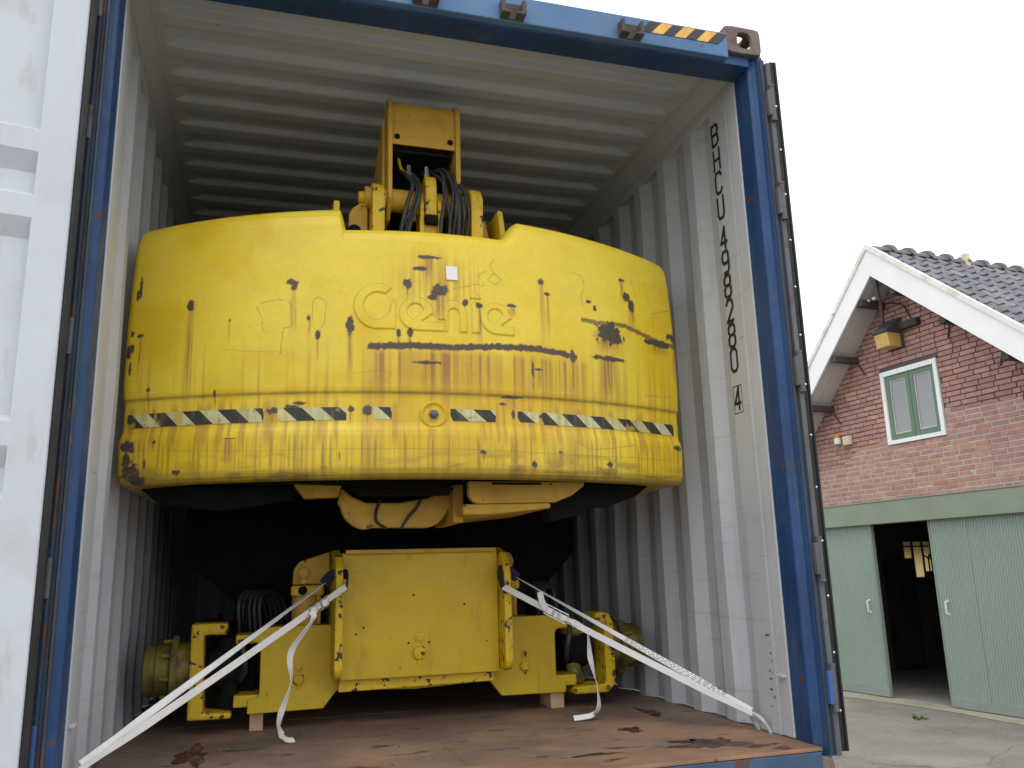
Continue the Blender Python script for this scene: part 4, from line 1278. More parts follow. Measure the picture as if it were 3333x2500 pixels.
# steering forks, kingpins and hubs
for sx in (-1, 1):
    X = lambda v: CX + sx * v
    def bx(a, b, *r):
        a, b = sorted((X(a), X(b)))
        return MB().box(a, b, *r)
    if sx < 0:
        fk = [(X(.912), .064), (X(.912), .434), (X(.772), .432), (X(.772), .386), (X(.862), .388), (X(.852), .09), (X(.745), .086), (X(.745), .062)]
    else:
        fk = [(X(.925), .10), (X(.925), .36), (X(.905), .405), (X(.872), .414), (X(.835), .412), (X(.835), .372), (X(.875), .36), (X(.875), .10), (X(.72), .092), (X(.72), .060), (X(.885), .060)]
    MB().prism(fk, 'y', .985, 1.13).build('steering_fork', 'yellow_chip', bl, bevel=.010)
    kp = MB()
    kp.lathe((X(.76), 1.10, .10), (0, 0, 1), [(0, .05), (.03, .055), (.05, .036), (.20, .036), (.22, .06), (.27, .055)], 18)
    kp.build('kingpin', 'hubpaint' if sx > 0 else 'black', bl, smooth=35)
    MB().lathe((X(.70), 1.12, .25), (sx, 0, 0), [(0, .07), (.06, .085), (.10, .09), (.14, .075)], 20).build('drive_motor', 'black', bl, smooth=35)
    bx(.66, .80, 1.16, 1.30, .14, .36).build('motor_block', 'black', bl, bevel=.01)
    MB().tube(smoothpath([(X(.72), 1.02, .36), (X(.705), 1.0, .30), (X(.70), 1.02, .24), (X(.72), 1.08, .2)], 5), .012, 8).build('motor_hose', 'hose', bl, smooth=60)
    hb = MB()
    hb.lathe((X(.905), 1.10, .25), (sx, 0, 0), [(0, .10), (.02, .108), (.055, .108)], 32)
    ho = hb.build('wheel_hub', 'hubpaint', bl, smooth=35)
    MB().lathe((X(.960), 1.10, .25), (sx, 0, 0), [(0, .132), (.004, .136), (.022, .136), (.026, .130)], 36).build('hub_flange', 'hubpaint', ho, smooth=35)
    MB().lathe((X(.986), 1.10, .25), (sx, 0, 0), [(0, .096), (.01, .102), (.055, .102), (.06, .094), (.075, .094), (.08, .100), (.098, .097), (.105, .08)], 32).build('hub_drum', 'hubpaint', ho, smooth=30)
    for k_ in range(8):
        a = 2 * math.pi * k_ / 8 + .2
        MB().cyl((X(.982), 1.10 + .116 * math.cos(a), .25 + .116 * math.sin(a)), (X(1.02), 1.10 + .116 * math.cos(a), .25 + .116 * math.sin(a)), .009, n=8).build('wheel_stud', 'hubpaint', ho)
    # float-axle cylinder tower beside the cheek
    if sx < 0:
        tw = [(.646, .60), (.65, .64), (.672, .672), (.80, .712), (.806, .575), (.646, .575)]
    else:
        tw = [(1.546, .712), (1.58, .70)] + arc2(1.592, .655, .045, 60, -40, 5) + [(1.626, .575), (1.546, .575)]
    MB().prism(tw, 'y', 1.06, 1.09).build('tower_bracket', 'yellow_old', bl, bevel=.006)
    tx = .690 if sx < 0 else 1.60
    MB().lathe((tx, 1.06, .625), (0, -1, 0), [(0, .028), (.008, .028), (.012, .021), (.015, .020)], 20).build('tower_pin', 'yellow_old', bl, smooth=35)
    MB().lathe((tx, 1.06, .588), (0, -1, 0), [(0, .012), (.01, .011)], 12).build('tower_pin', 'yellow', bl, smooth=35)
    a, b = (.640, .778) if sx < 0 else (1.548, 1.655)
    MB().box(a, b, 1.03, 1.14, .528, .572).build('cylinder_head', 'yellow', bl, bevel=.010)
    MB().lathe(((a + b) / 2 - .004, 1.10, .40), (0, 0, 1), [(0, .058), (.13, .058)], 24).build('float_cylinder', 'yellow_old', bl, smooth=35)
    MB().box(b - .03, b - .012, 1.045, 1.06, .41, .53).build('tie_bar', 'yellow_old', bl, bevel=.003)
    MB().lathe((a + .048, 1.03, .551), (0, -1, 0), [(0, .019), (.003, .019), (.0031, .012), (.001, .011)], 18).build('port_plug', 'black', bl, smooth=30)
    # hose bundle standing behind the fork
    for k_ in range(5):
        xx = X(.735 - k_ * .022)
        pts = [(xx, 1.28, .20), (xx + .004, 1.26, .38), (xx - .004, 1.26, .50), (xx + sx * -.03, 1.30, .55), (xx + sx * -.10, 1.36, .50), (xx + sx * -.13, 1.42, .36)]
        MB().tube(smoothpath(pts, 5), .010, 7).build('motor_hose', 'hose', bl, smooth=60)
    bx(.70, .715, 1.23, 1.26, .34, .52).build('hose_bracket', 'black', bl, bevel=.003)
MB().prism([(.16, .96), (2.14, .96), (2.14, .70), (1.95, .50), (1.95, .30), (.40, .30), (.40, .50), (.16, .70)], 'y', 1.62, 1.66).build('gap_darkening_sheet', 'black', bl, bevel=.006)  # added black sheet: hides the lit end wall, keeps the gap dark
# frame back to the rear axle
MB().box(.86, 1.47, 1.0, 3.9, .26, .64).build('chassis_box', 'yellow_old', bl, bevel=.01)
MB().box(CX - .62, CX + .62, 3.35, 3.65, .16, .40).build('rear_axle', 'yellow_old', bl, bevel=.01)
for sx in (-1, 1):
    MB().lathe((CX + sx * .60, 3.5, .25), (sx, 0, 0), [(0, .09), (.28, .09), (.285, .136), (.31, .136), (.312, .10), (.44, .10)], 28).build('wheel_hub', 'hubpaint', bl, smooth=35)

# timber blocks that carry the machine
def block(x0, x1, y0, y1, z1, label):
    o = MB().box(x0, x1, y0, y1, .001, z1).build('timber_block', 'wood', None, bevel=.003, lift=FZ)
    tag(o, label, 'timber block', 'timber blocks under the boom lift')
block(.491, .544, 1.034, 1.20, .0975, 'square raw timber block under the left end of the machine axle')
block(1.787, 1.850, 1.034, 1.20, .0975, 'square raw timber block under the right end of the machine axle')
for x, nm in ((.62, 'left'), (1.66, 'right')):
    block(x, x + .09, 3.36, 3.64, .158, 'timber block under the rear axle, %s side' % nm)

# ================================================================== lashing straps
def strap(side):
    L = side == 'left'
    if L:
        anc = Vector((.030, .045, .085))
        top = Vector((.846, .785, .565))
        back = Vector((.764, .90, .577))
    else:
        anc = Vector((2.305, .19, .055))
        top = Vector((1.504, .785, .545))
        back = Vector((1.605, .90, .578))
    t = thing('lashing_strap', 'white lashing strap with buckle running to the %s wall of the container' % side, 'strap', tuple(anc), 'white lashing straps')
    w = .025
    d = (anc - top).normalized()
    up = Vector((0, 0, 1))
    # front run: flat face to the doors
    n_ = 16
    pts = [top.lerp(anc, i / n_) + Vector((0, 0, -.004 * math.sin(math.pi * i / n_))) for i in range(n_ + 1)]
    MB().sweep(pts, [w if i < n_ - 2 else w * (.85 if i == n_ - 2 else .6) for i in range(n_ + 1)], [up] * (n_ + 1), .0028).build('webbing', 'webbing', t, smooth=40)
    # back run: comes out behind the cheek, twisting as it falls
    anc2 = anc + Vector((.006 if L else -.006, .014, .018))
    pts, wd = [], []
    for i in range(n_ + 1):
        f = i / n_
        pts.append(back.lerp(anc2, f) + Vector((0, 0, -.002 * math.sin(math.pi * f))))
        a = R_(84 - 46 * f) if L else R_(80 - 62 * f)
        wd.append(Vector((.0, math.sin(a), math.cos(a))))
    MB().sweep(pts, [w if i < n_ - 2 else w * .75 for i in range(n_ + 1)], wd, .0028).build('webbing', 'webbing', t, smooth=40)
    if not L:
        pb = MB()
        rn = random.Random(9)
        for row_ in (-.0075, 0, .0075):
            f = .50
            while f < .90:
                l_ = rn.uniform(.008, .022)
                q_ = []
                for ff, sgn_ in ((f, -1), (f + l_, -1), (f + l_, 1), (f, 1)):
                    i = min(int(ff * n_), n_ - 1)
                    k_ = ff * n_ - i
                    pp = pts[i].lerp(pts[i + 1], k_)
                    ww = wd[i].lerp(wd[i + 1], k_)
                    dd = (pts[i + 1] - pts[i]).normalized()
                    ww = (ww - dd * ww.dot(dd)).normalized()
                    nn = dd.cross(ww)
                    nn = nn if nn.y < 0 else -nn
                    q_.append(pp + ww * (row_ + sgn_ * .0013) + nn * .0022)
                pb.add(q_, [(0, 1, 2, 3)])
                f += l_ + .007
        pb.build('woven_print', 'lead', t, recalc=False)
    # dark sleeve over the cheek
    xm = .821 if L else 1.530
    sgn = -1 if L else 1
    loop = [top + Vector((0, -.003, -.002)), Vector((xm - sgn * .032, .805, .585)), Vector((xm - sgn * .030, .835, .612)), Vector((xm, .862, .617)), Vector((xm + sgn * .030, .875, .608)), back]
    lp = smoothpath(loop, 6)
    MB().sweep(lp, [.042] * len(lp), [Vector((0, -.5, 1)) for i in range(len(lp))], .005).build('edge_sleeve', 'sleeve', t, smooth=50)
    # buckle on the front run
    c = top.lerp(anc, .145 if L else .235)
    fw = d
    nrm = fw.cross(up)
    nrm = (nrm if nrm.y < 0 else -nrm).normalized()
    up2 = nrm.cross(fw).normalized()
    if up2.z < 0: up2 = -up2
    c = c + nrm * .008
    b = MB()
    hw, hl = .0195, .050
    cs = [c + fw * hl + up2 * hw, c - fw * hl + up2 * hw, c - fw * hl - up2 * hw, c + fw * hl - up2 * hw]
    for i in range(4):
        b.tube([cs[i], cs[(i + 1) % 4]], .0032, 8)
    b.tube([c + fw * .014 + up2 * hw, c + fw * .014 - up2 * hw], .0034, 8)
    b.tube([c - fw * .014 + up2 * hw, c - fw * .014 - up2 * hw], .0034, 8)
    b.build('buckle', 'chrome', t, smooth=60)
    wr_ = MB()
    for s0, s1 in ((.016, .048), (-.05, -.017)):
        p = [c + fw * s0 + nrm * .001, c + fw * (s0 * .6 + s1 * .4) + nrm * .007, c + fw * s1 + nrm * .003]
        wr_.sweep(smoothpath(p, 4), [w * .98] * 9, [up2] * 9, .004)
    wr_.build('buckle_wrap', 'webbing', t, smooth=50)
    if not L:
        p = smoothpath([c - fw * .045 + nrm * .004, c - fw * .075 + up2 * .022 + nrm * .006, c - fw * .098 + up2 * .052 + nrm * .004], 4)
        MB().sweep(p, [w] * len(p), [up2 * .6 + fw * .8] * len(p), .003).build('short_tail', 'webbing', t, smooth=50)
    # long loose tail twisting down to the floor
    if L:
        p = [c + fw * .045 + nrm * .006, c + fw * .060 + nrm * .016 - up * .03, Vector((.632, c.y - .012, .33)), Vector((.636, c.y - .006, .22)), Vector((.604, c.y + .0, .12)), Vector((.598, c.y + .02, .06)), Vector((.622, c.y + .05, .016)), Vector((.657, c.y + .075, .004))]
        tw = [0, 60, 15, 85, 20, 70, 10, 0]
    else:
        p = [c + fw * .048 + nrm * .006, c + fw * .085 + nrm * .014 + up2 * .004, Vector((1.822, c.y + .006, .35)), Vector((1.828, c.y - .004, .25)), Vector((1.852, c.y + .002, .15)), Vector((1.862, c.y + .01, .06)), Vector((1.842, c.y + .03, .024)), Vector((1.80, c.y + .045, .014)), Vector((1.765, c.y + .05, .012))]
        tw = [0, 20, 70, 10, 80, 30, 15, 0, 0]
    sp = smoothpath(p, 7)
    wd = []
    for i in range(len(sp)):
        f = i / 7
        k_ = min(int(f), len(tw) - 2)
        a = R_(tw[k_] + (tw[k_ + 1] - tw[k_]) * (f - k_))
        last = sp[i].z < .03
        if last:
            wd.append(Vector((.35, 1, .3)) if L else Vector((.2, .75, .7)))
        else:
            wd.append(Vector((math.cos(a), math.sin(a), .25 if i < 5 else 0)))
    MB().sweep(sp, [w] * len(sp), wd, .0024).build('loose_tail', 'webbing', t, smooth=50)
    return t
strap('left')
strap('right')

# ================================================================== brick house across the yard
HX, HY = Vector((.1057, -.9944, 0)), Vector((.9944, .1057, 0))    # along the front (towards the street), into the house
HM = Matrix(((HX.x, HY.x, 0, 7.987), (HX.y, HY.y, 0, 6.3), (0, 0, 1, 0), (0, 0, 0, 1)))
hs = thing('brick_house', 'red brick barn-like house with white bargeboards and green sliding doors', 'house', (.8, 0, 0), matrix=HM)
UA, ZA = .82, 5.465            # ridge line
SLL, SLR = 1.03, .865          # slopes left and right
def roof_z(u):
    return ZA - (UA - u) * SLL if u < UA else ZA - (u - UA) * SLR
U0, U1, DEEP = -2.15, 3.75, 8.0
OVH = .40
VT = .39                        # vertical drop from roof line to the underside of the boards
# mortar core of the gable, in pieces round the window
WU0, WU1, WZ0, WZ1 = .395, 1.248, 3.03, 3.955
def wz(u): return roof_z(u) - .06
core = MB()
def colm(ua, ub, za=None):
    us = [ua + (ub - ua) * i / 6 for i in range(7)]
    lo = za if za is not None else 2.10
    core.prism([(ua, lo), (ub, lo)] + [(u, wz(u)) for u in us[::-1]] + ([] if not (ua < UA < ub) else []), 'y', .012, .11)
colm(U0, WU0)
colm(WU0, UA, WZ1)
colm(UA, WU1, WZ1)
colm(WU1, U1)
core.box(WU0, WU1, .012, .11, 2.10, WZ0)
gw = core.build('gable_wall', 'mortar', hs)
rp = MB()
rp.prism([(-2.15, 2.34), (3.75, 2.34), (3.75, 3.35), (1.9, 3.28), (1.26, 3.34), (1.26, 3.02), (.38, 3.02), (.38, 3.10), (-.1, 3.05), (-.45, 2.86), (-2.15, 2.80)], 'y', .0035, .02)
rp.build('repointed_mortar', 'mortar2', gw)
# bricks: running bond with odd headers, trimmed at the window and under the roof boards
bv, bf = [], []
BLn, BHt, JT, CO = .2, .0505, .011, .0617
def brick_box(w, j):
    mb = MB()
    e = .0025
    x0, x1, z0, z1 = 0, w, 0, BHt
    mb.add([(x0, .05, z0), (x1, .05, z0), (x1, .05, z1), (x0, .05, z1), (x0 + e * 0, .004, z0), (x1, .004, z0), (x1, .004, z1), (x0, .004, z1), (x0 + e, .0, z0 + e), (x1 - e, .0, z0 + e), (x1 - e, .0, z1 - e), (x0 + e, .0, z1 - e)],
           [(0, 1, 5, 4), (1, 2, 6, 5), (2, 3, 7, 6), (3, 0, 4, 7), (4, 5, 9, 8), (5, 6, 10, 9), (6, 7, 11, 10), (7, 4, 8, 11), (8, 9, 10, 11)])
    return mb
rb = random.Random(12)
cands = []
z = 2.35
row = 0
while z < 5.0:
    u = U0 - rb.uniform(0, .2) - (row % 2) * .105
    zc = z + BHt / 2
    while u < U1:
        w = BLn if rb.random() > .16 else .095
        pieces = [(max(u, U0), min(u + w, U1))]
        if z + BHt > WZ0 - .012 and z < WZ1 + .012:
            out = []
            for a, b in pieces:
                if b <= WU0 - .012 or a >= WU1 + .012: out.append((a, b))
                else:
                    if a < WU0 - .03: out.append((a, WU0 - .012))
                    if b > WU1 + .03: out.append((WU1 + .012, b))
            pieces = out
        for a, b in pieces:
            if b - a > .02 and max(roof_z(a), roof_z(b)) - VT + .12 > z + BHt and min(roof_z(a), roof_z(b)) - .1 > z + BHt:
                cands.append((a, z, b - a))
        u += w + JT
    z += CO
    row += 1
# the photograph's frame shows the bricks between these bounds; nearest and fully visible ones stay single
def in_view(a, z): return -.86 < a < 2.35
cands.sort(key=lambda q: (not in_view(q[0], q[1]), abs(q[0] - 1.0) + abs(q[1] - 3.0) * .8))
meshes = {}
single, rest = cands[:300], cands[300:]
for (a, z, w) in single:
    kx = round(w, 2) if abs(w - BLn) > .004 and abs(w - .095) > .004 else round(w, 3)
    key = round(w, 3) if kx in (.2, .095) else round(w, 2)
    if key not in meshes:
        o = brick_box(key, 0).build('brick', 'brick', gw)
        meshes[key] = o.data
        o.data.transform(Matrix.Translation(ORIG['brick_house']))
    else:
        o = bpy.data.objects.new('brick', meshes[key])
        COL.objects.link(o)
        o.parent = gw
    o.location = Vector((a, rb.uniform(-.0035, .0025), z + rb.uniform(-.0015, .0015))) - ORIG['brick_house']
    o.rotation_euler = (rb.uniform(-.01, .01), rb.uniform(-.006, .006), rb.uniform(-.008, .008))
rm = MB()
for (a, z, w) in rest:
    q = brick_box(w, 0)
    rm.add([(p[0] + a, p[1] + rb.uniform(-.001, .001), p[2] + z) for p in q.v], q.f)
tag(rm.build('brickwork', 'brick', gw), kind='stuff')

# window: white frame, two green casements, panes
win = MB()
fw_ = .055
win.box(WU0, WU0 + fw_, -.02, .08, WZ0, WZ1).box(WU1 - fw_, WU1, -.02, .08, WZ0, WZ1)
win.box(WU0 + fw_, WU1 - fw_, -.021, .08, WZ1 - fw_ * 1.15, WZ1).box(WU0 + fw_, WU1 - fw_, -.024, .08, WZ0, WZ0 + fw_ * .9)
wo2 = win.build('window', 'white_paint', hs, bevel=.004)
MB().box(WU0 - .012, WU1 + .012, -.012, .05, WZ1 + .001, WZ1 + .022).build('window_flashing', 'lead', wo2, bevel=.003)
um = (WU0 + WU1) / 2
for ca, cb in ((WU0 + fw_ + .004, um - .003), (um + .003, WU1 - fw_ - .004)):
    za, zb = WZ0 + fw_ * .9 + .004, WZ1 - fw_ * 1.15 - .004
    c = MB()
    f = .058
    c.box(ca, ca + f, .0, .045, za, zb).box(cb - f, cb, .0, .045, za, zb).box(ca + f, cb - f, .001, .045, za, za + f * 1.2).box(ca + f, cb - f, .001, .045, zb - f, zb)
    co = c.build('casement', 'greenframe', wo2, bevel=.003)
    bd = MB()
    t = .013
    a, b, p, q = ca + f, cb - f, za + f * 1.2, zb - f
    bd.box(a, a + t, .010, .03, p, q).box(b - t, b, .010, .03, p, q).box(a + t, b - t, .010, .03, p, p + t).box(a + t, b - t, .010, .03, q - t, q)
    bd.build('glazing_bead', 'bead', co, bevel=.001)
    MB().box(a + t * .5, b - t * .5, .022, .028, p + t * .5, q - t * .5).build('pane', 'glass', co)

# bargeboards with a capping strip
def slope_poly(ua, ub, d0, d1):
    return [(ua, roof_z(ua) - d0), (ub, roof_z(ub) - d0), (ub, roof_z(ub) - d1), (ua, roof_z(ua) - d1)]
for ua, ub in ((U0 - .25, UA), (UA, U1 + .25)):
    o = MB().prism(slope_poly(ua, ub, .0, VT), 'y', -OVH - .025, -OVH).build('bargeboard', 'white_paint', hs, bevel=.003)
    MB().prism(slope_poly(ua, ub, -.035, .045), 'y', -OVH - .045, -OVH + .012).build('barge_cap', 'moss_white', o, bevel=.004)
    # soffit: two boards side by side under the overhang
    for (v0, v1) in ((-OVH, -OVH + .185), (-OVH + .19, -.003)):
        MB().prism(slope_poly(ua, ub, VT - .055, VT - .035), 'y', v0, v1).build('soffit_board', 'soffit', hs, bevel=.002)
# purlin ends carried through the gable
def purlin(u, z, name='purlin_end', r=.05):
    MB().box(u - r, u + r, -OVH + .002, .06, z - r, z + r * .9).build(name, 'darkwood', hs, bevel=.006)
purlin(.035, 4.205, r=.042)
purlin(-.49, 3.655, r=.042)
purlin(.57, 4.80, r=.045)
purlin(1.10, 4.80, r=.045)
purlin(1.72, 4.25, r=.042)
purlin(2.4, 3.66, r=.042)
for u, z in ((.07, 4.15), (-.46, 3.60)):
    MB().bar((u, -.012, z), (u + .10, -.012, z - .17), .010, .012, (0, 1, 0)).build('anchor_iron', 'ironred', hs)
for u, z in ((2.1, 3.83), (1.5, 4.30), (2.30, 3.42)):
    MB().bar((u, -.012, z), (u - .05, -.012, z - .17), .010, .012, (0, 1, 0)).build('anchor_iron', 'ironred', hs)
MB().box(.62, 1.105, -.075, -.006, 4.405, 4.495).build('wall_timber', 'darkwood', hs, bevel=.006)
# old iron bracket under the peak
ir = MB()
ir.cyl((.755, -.24, 4.50), (.765, -.24, 4.76), .026, n=12)
ir.bar((.763, -.24, 4.74), (.765, -.26, 5.09), .018, .018)
ir.bar((.765, -.25, 4.985), (.93, -.26, 4.975), .012, .014)
ir.bar((.90, -.02, 4.72), (1.0, -.02, 4.49), .014, .014)
ir.bar((.76, -.24, 4.76), (.88, -.02, 4.74), .014, .014)
ib = ir.build('iron_bracket', 'ironred', hs, bevel=.003)
for u in (.60, .70):
    MB().lathe((u, -.27, 4.815), (0, 0, 1), [(0, .022), (.012, .03), (.03, .028), (.04, .012)], 12).build('insulator', 'plastic_white', ib, smooth=40)

# roof: boarding, tiles, ridge
for ua, ub in ((U0 - .3, UA), (UA, U1 + .3)):
    MB().prism(slope_poly(ua, ub, .06, VT - .056), 'y', -OVH, DEEP).build('roof_deck', 'darkwood', hs)
def tile_mesh(wv=.212, ln=.30):
    mb = MB()
    n = 8
    vs_ = []
    for yy, lift in ((0, .0), (ln, .024)):
        for i in range(n + 1):
            t = i / n
            h = .016 * math.cos(2 * math.pi * (t - .28)) + .007 * math.cos(4 * math.pi * (t - .28))
            vs_.append((t * wv, yy, h + lift))
    for i in range(n + 1):
        p = vs_[n + 1 + i]
        vs_.append((p[0], p[1], p[2] - .016))
    fs = [(i, i + 1, n + 2 + i, n + 1 + i) for i in range(n)] + [(n + 1 + i, n + 2 + i, 2 * n + 3 + i, 2 * n + 2 + i) for i in range(n)]
    return mb.add(vs_, fs)
GA = .236
spots = []
nr = int(math.hypot(U1 + .3 - UA, (U1 + .3 - UA) * SLR) / GA)
for side in (1, -1):
    sl = SLR if side > 0 else SLL
    cs_, sn_ = 1 / math.hypot(1, sl), sl / math.hypot(1, sl)
    for r in range(1, (nr if side > 0 else 17) + 1):
        d_ = r * GA - GA + .0
        for c in range(40):
            v = -OVH + .012 + c * .205
            if v > DEEP - .1: break
            ux = Vector((side * cs_, 0, -sn_))
            nz = Vector((side * sn_, 0, cs_))
            mx = Matrix(((0, ux.x, nz.x, UA + ux.x * d_ - nz.x * .016), (1, ux.y, nz.y, v), (0, ux.z, nz.z, ZA + ux.z * d_ - nz.z * .016), (0, 0, 0, 1)))
            spots.append((side, r, c, mx))
tm = tile_mesh()
near = [s_ for s_ in spots if s_[0] > 0 and s_[1] <= 13 and s_[2] <= 22]
near.sort(key=lambda s_: s_[2] * .205 + abs(s_[1] - 5) * .1)
near = near[:300]
ids = {(s_[0], s_[1], s_[2]) for s_ in near}
td = None
for s_ in near:
    if td is None:
        o = tm.build('roof_tile', 'tile', hs, smooth=50, recalc=False)
        o.data.transform(Matrix.Translation(ORIG['brick_house']))
        td = o.data
    else:
        o = bpy.data.objects.new('roof_tile', td)
        COL.objects.link(o)
        o.parent = hs
    j = Matrix.Translation((rb.uniform(-.003, .003), rb.uniform(-.004, .004), rb.uniform(-.003, .003)))
    o.matrix_local = Matrix.Translation(-ORIG['brick_house']) @ s_[3] @ j
rt = MB()
for s_ in spots:
    if (s_[0], s_[1], s_[2]) in ids: continue
    rt.add([s_[3] @ Vector(p) for p in tm.v], tm.f)
tag(rt.build('roof_tiling', 'tile', hs, smooth=50, recalc=False), kind='stuff')
for c in range(24):
    v = -OVH + .0 + c * .33
    if v > DEEP: break
    mb = MB()
    pf = [(0, .088, .0), (.27, .098, .004), (.275, .122, .02), (.325, .126, .022), (.355, .118, .018)]
    vs_, n = [], 10
    for (dv, r, up_) in pf:
        for i in range(n + 1):
            a = math.pi * i / n
            vs_.append((UA + r * 1.1 * math.cos(a), v + dv, ZA - .07 + up_ + r * .85 * math.sin(a)))
    fs = [(k_ * (n + 1) + i, k_ * (n + 1) + i + 1, (k_ + 1) * (n + 1) + i + 1, (k_ + 1) * (n + 1) + i) for k_ in range(len(pf) - 1) for i in range(n)]
    fs.append(tuple(range(n + 1)))
    mb.add(vs_, fs).build('ridge_tile', 'ridge', hs, smooth=50)
MB().box(.86, .945, 1.17, 1.25, 5.3, 5.545).build('vent_pipe', 'cream', hs, bevel=.02)

# fascia beam over the doors
fa = MB().box(-2.1, 3.7, -.17, -.012, 2.07, 2.335).build('fascia_beam', 'gfascia', hs, bevel=.006)
MB().box(-2.1, 3.7, -.178, -.010, 2.336, 2.352).build('fascia_flashing', 'gfascia', fa, bevel=.003)
# sliding doors: ribbed sheets with a bottom board
def sliding_door(ua, ub, v, seams=()):
    pr_, u = [], ua
    while u < ub - .001:
        pr_ += [(u, 0), (u + .015, 0), (u + .019, .008), (u + .030, .008)]
        u += .034
    pr_ = [q for q in pr_ if q[0] < ub] + [(ub, 0)]
    mb = MB()
    n = len(pr_)
    vs_ = [(a, v + b, .115) for a, b in pr_] + [(a, v + b, 2.12) for a, b in pr_] + [(ua, v + .04, .115), (ub, v + .04, .115), (ua, v + .04, 2.12), (ub, v + .04, 2.12)]
    fs = [(i, i + 1, n + i + 1, n + i) for i in range(n - 1)] + [(2 * n, 2 * n + 2, 2 * n + 3, 2 * n + 1), (0, n, 2 * n + 2, 2 * n), (n - 1, 2 * n + 1, 2 * n + 3, 2 * n - 1)]
    mb.add(vs_, fs)
    d = mb.build('sliding_door', 'gdoor', hs, recalc=False)
    MB().box(ua - .002, ub + .002, v - .004, v + .045, .012, .118).build('bottom_board', 'gboard', d, bevel=.003)
    MB().box(ua - .003, ua + .012, v - .006, v + .044, .119, 2.11).build('edge_trim', 'gboard', d, bevel=.002)
    MB().box(ub - .012, ub + .003, v - .006, v + .044, .119, 2.11).build('edge_trim', 'gboard', d, bevel=.002)
    for s in seams:
        MB().box(s - .008, s + .008, v - .004, v + .001, .12, 2.11).build('panel_seam', 'gdoor', d, bevel=.002)
    return d
def handle(d, u, v, z):
    h = MB()
    h.tube(smoothpath([(u, v, z), (u, v - .035, z - .004), (u, v - .04, z - .03), (u, v - .04, z - .11), (u, v - .035, z - .136), (u, v, z - .14)], 4), .011, 8)
    h.box(u - .012, u + .012, v - .004, v + .001, z - .012, z + .016).box(u - .012, u + .012, v - .004, v + .001, z - .156, z - .128)
    h.build('door_handle', 'handle', d, smooth=40)
d1 = sliding_door(-2.05, .035, -.10, (-.845,))
handle(d1, -.12, -.101, 1.145)
d2 = sliding_door(.905, 3.6, -.10, (1.40, 2.2))
handle(d2, 1.035, -.101, 1.155)
# dark interior: floor, walls, ceiling, side window
tag(MB().box(U0 + .1, U1, .0, DEEP, -.1, .006).build('house_floor', 'inner_floor', hs))
iw = MB()
WA, WB, WC, WD = 2.66, 3.30, 1.33, 1.95
iw.box(U0, U0 + .1, .11, WA, 0, 2.10).box(U0, U0 + .1, WB, DEEP, 0, 2.10).box(U0, U0 + .1, WA, WB, 0, WC).box(U0, U0 + .1, WA, WB, WD, 2.10)
iw.build('side_wall', 'inner_wall', hs)
MB().box(U1 - .1, U1, .11, DEEP, 0, 3.2).build('side_wall', 'inner_wall', hs)
MB().box(U0, U1, DEEP - .1, DEEP, 0, 5.0).build('back_wall', 'inner_wall', hs)
MB().box(U0 + .1, U1 - .1, .11, DEEP - .1, 2.42, 2.50).build('loft_floor', 'darkwood', hs)
MB().box(U0, U0 + .1, .11, DEEP, 2.10, 2.42).build('wall_plate', 'inner_wall', hs)
MB().box(U0, -2.05, .0, .11, 0, 2.1).build('wall_pier', 'mortar', hs)
MB().box(3.6, U1, .0, .11, 0, 2.1).build('wall_pier', 'mortar', hs)
MB().box(-2.05, 3.6, .0, .10, 2.085, 2.13).build('door_rail', 'darkwood', hs)
sw = MB()
for (a, b, c_, d_) in ((WA, WA + .03, WC, WD), (WB - .03, WB, WC, WD), (WA + .03, WB - .03, WC, WC + .03), (WA + .03, WB - .03, WD - .03, WD), (WA + .20, WA + .235, WC + .03, WD - .03), (WA + .43, WA + .455, WC + .03, WD - .03)):
    sw.box(U0 + .03, U0 + .07, a, b, c_, d_)
sw.box(U0 + .032, U0 + .068, WA + .03, WB - .03, WD - .115, WD - .10)
so_ = sw.build('side_window', 'darkwood', hs)
MB().box(U0 + .048, U0 + .052, WA + .01, WB - .01, WC + .01, WD - .01).build('pane', 'pane', so_)
MB().box(U0 + .11, U0 + .34, WA - .5, WA - .08, .006, 1.66).build('store_cupboard', 'darkwood', hs, bevel=.01)
pl_ = MB()
for k_ in range(7):
    a = k_ * 1.3
    pl_.bar((U0 + .16, WA + .44, 1.62 + .01 * k_), (U0 + .16 + .02 * math.cos(a), WA + .44 + .10 * math.sin(a), 1.70 + .02 * math.cos(a * 2)), .006, .02)
pl_.cyl((U0 + .16, WA + .44, 1.44), (U0 + .16, WA + .44, 1.68), .012, n=8)
pl_.cyl((U0 + .16, WA + .44, 1.30), (U0 + .16, WA + .44, 1.45), .05, .07, n=12)
pl_.build('window_plant', 'black', hs)  # potted plant, coloured black as a silhouette before the bright pane
MB().box(U0 + .1, U0 + .25, WA + .2, WB + .1, 1.26, 1.30).build('window_shelf', 'darkwood', hs)

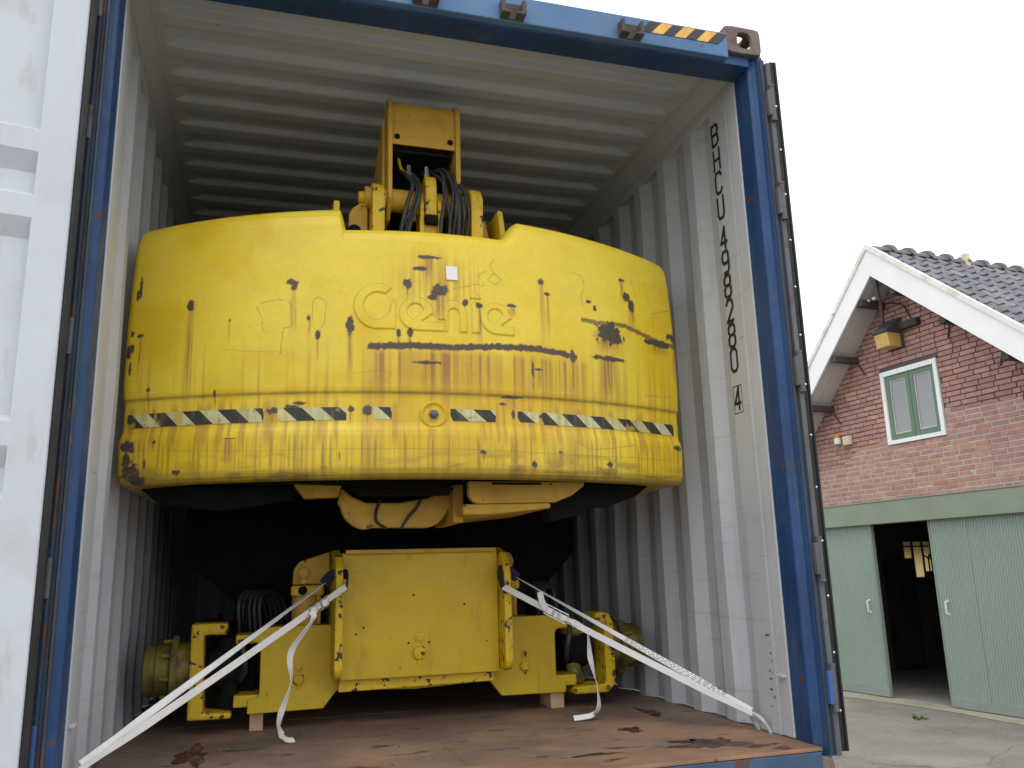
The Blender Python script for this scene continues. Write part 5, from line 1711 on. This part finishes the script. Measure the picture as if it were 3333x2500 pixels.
# things fixed to the gable
ln_ = thing('wall_lantern', 'dark hooded wall lantern with amber glass under the gable peak', 'lantern', (.60, -.01, 4.38), matrix=HM)
MB().box(.47, .715, -.035, -.006, 4.19, 4.58).build('back_plate', 'hood', ln_, bevel=.006)
MB().prism([(-.035, 4.56), (-.035, 4.375), (-.275, 4.375), (-.285, 4.40), (-.06, 4.56)], 'x', .475, .71).build('lamp_hood', 'hood', ln_, bevel=.006)
MB().prism([(-.037, 4.374), (-.26, 4.374), (-.235, 4.20), (-.037, 4.20)], 'x', .49, .695).build('lamp_glass', 'amber', ln_, bevel=.006)
ln_.location = HM @ (Vector((.60, -.01, 4.38)) + Vector((.12, 0, 0)))
al = thing('alarm_light', 'small orange-topped siren light on the brick gable', 'alarm light', (-.41, -.01, 3.18), matrix=HM)
MB().lathe((-.41, -.05, 3.165), (0, 0, 1), [(0, .046), (.075, .044), (.078, .040)], 20).build('light_base', 'plastic_white', al, smooth=35)
MB().lathe((-.41, -.05, 3.243), (0, 0, 1), [(0, .040), (.03, .038), (.055, .032), (.066, .018)], 20).build('light_lens', 'orange', al, smooth=50)
jb = thing('alarm_box', 'small cream square box beside the siren light', 'alarm box', (-.25, -.005, 3.19), matrix=HM)
MB().box(-.315, -.19, -.062, -.006, 3.13, 3.25).build('box_body', 'cream', jb, bevel=.008)
MB().box(-.305, -.20, -.066, -.0625, 3.14, 3.24).build('box_lid', 'cream', jb, bevel=.003)

# concrete apron along the house and a weed in the yard
ap = MB()
edge = [(-3.2, -.46), (-1.2, -.50), (-.44, -.47), (.38, -.36), (1.19, -.33), (1.65, -.39), (2.6, -.44), (4.0, -.42)]
ap.add([tuple(HM @ Vector((u, .02, .004))) for u, v in edge] + [tuple(HM @ Vector((u, v, .004))) for u, v in edge], [(i, i + len(edge), i + 1 + len(edge), i + 1) for i in range(len(edge) - 1)])
tag(ap.build('pavement', 'apron'), kind='structure')
wd_ = MB()
rw = random.Random(4)
for i in range(26):
    a = rw.uniform(0, 6.28)
    l_ = rw.uniform(.03, .09)
    p0 = Vector((7.17 + rw.uniform(-.04, .04), 4.98 + rw.uniform(-.05, .05), .0))
    dd = Vector((math.cos(a), math.sin(a), rw.uniform(.3, 1.1))).normalized()
    sd_ = dd.cross(Vector((0, 0, 1))).normalized() * .007
    m_ = p0 + dd * l_ * .55
    e_ = p0 + dd * l_ - Vector((0, 0, .02))
    wd_.add([p0 - sd_ * .5, p0 + sd_ * .5, m_ + sd_, e_, m_ - sd_], [(0, 1, 2, 3, 4)])
tag(wd_.build('weed', 'leaf', recalc=False), 'small green weed growing in the yard concrete', 'weed')
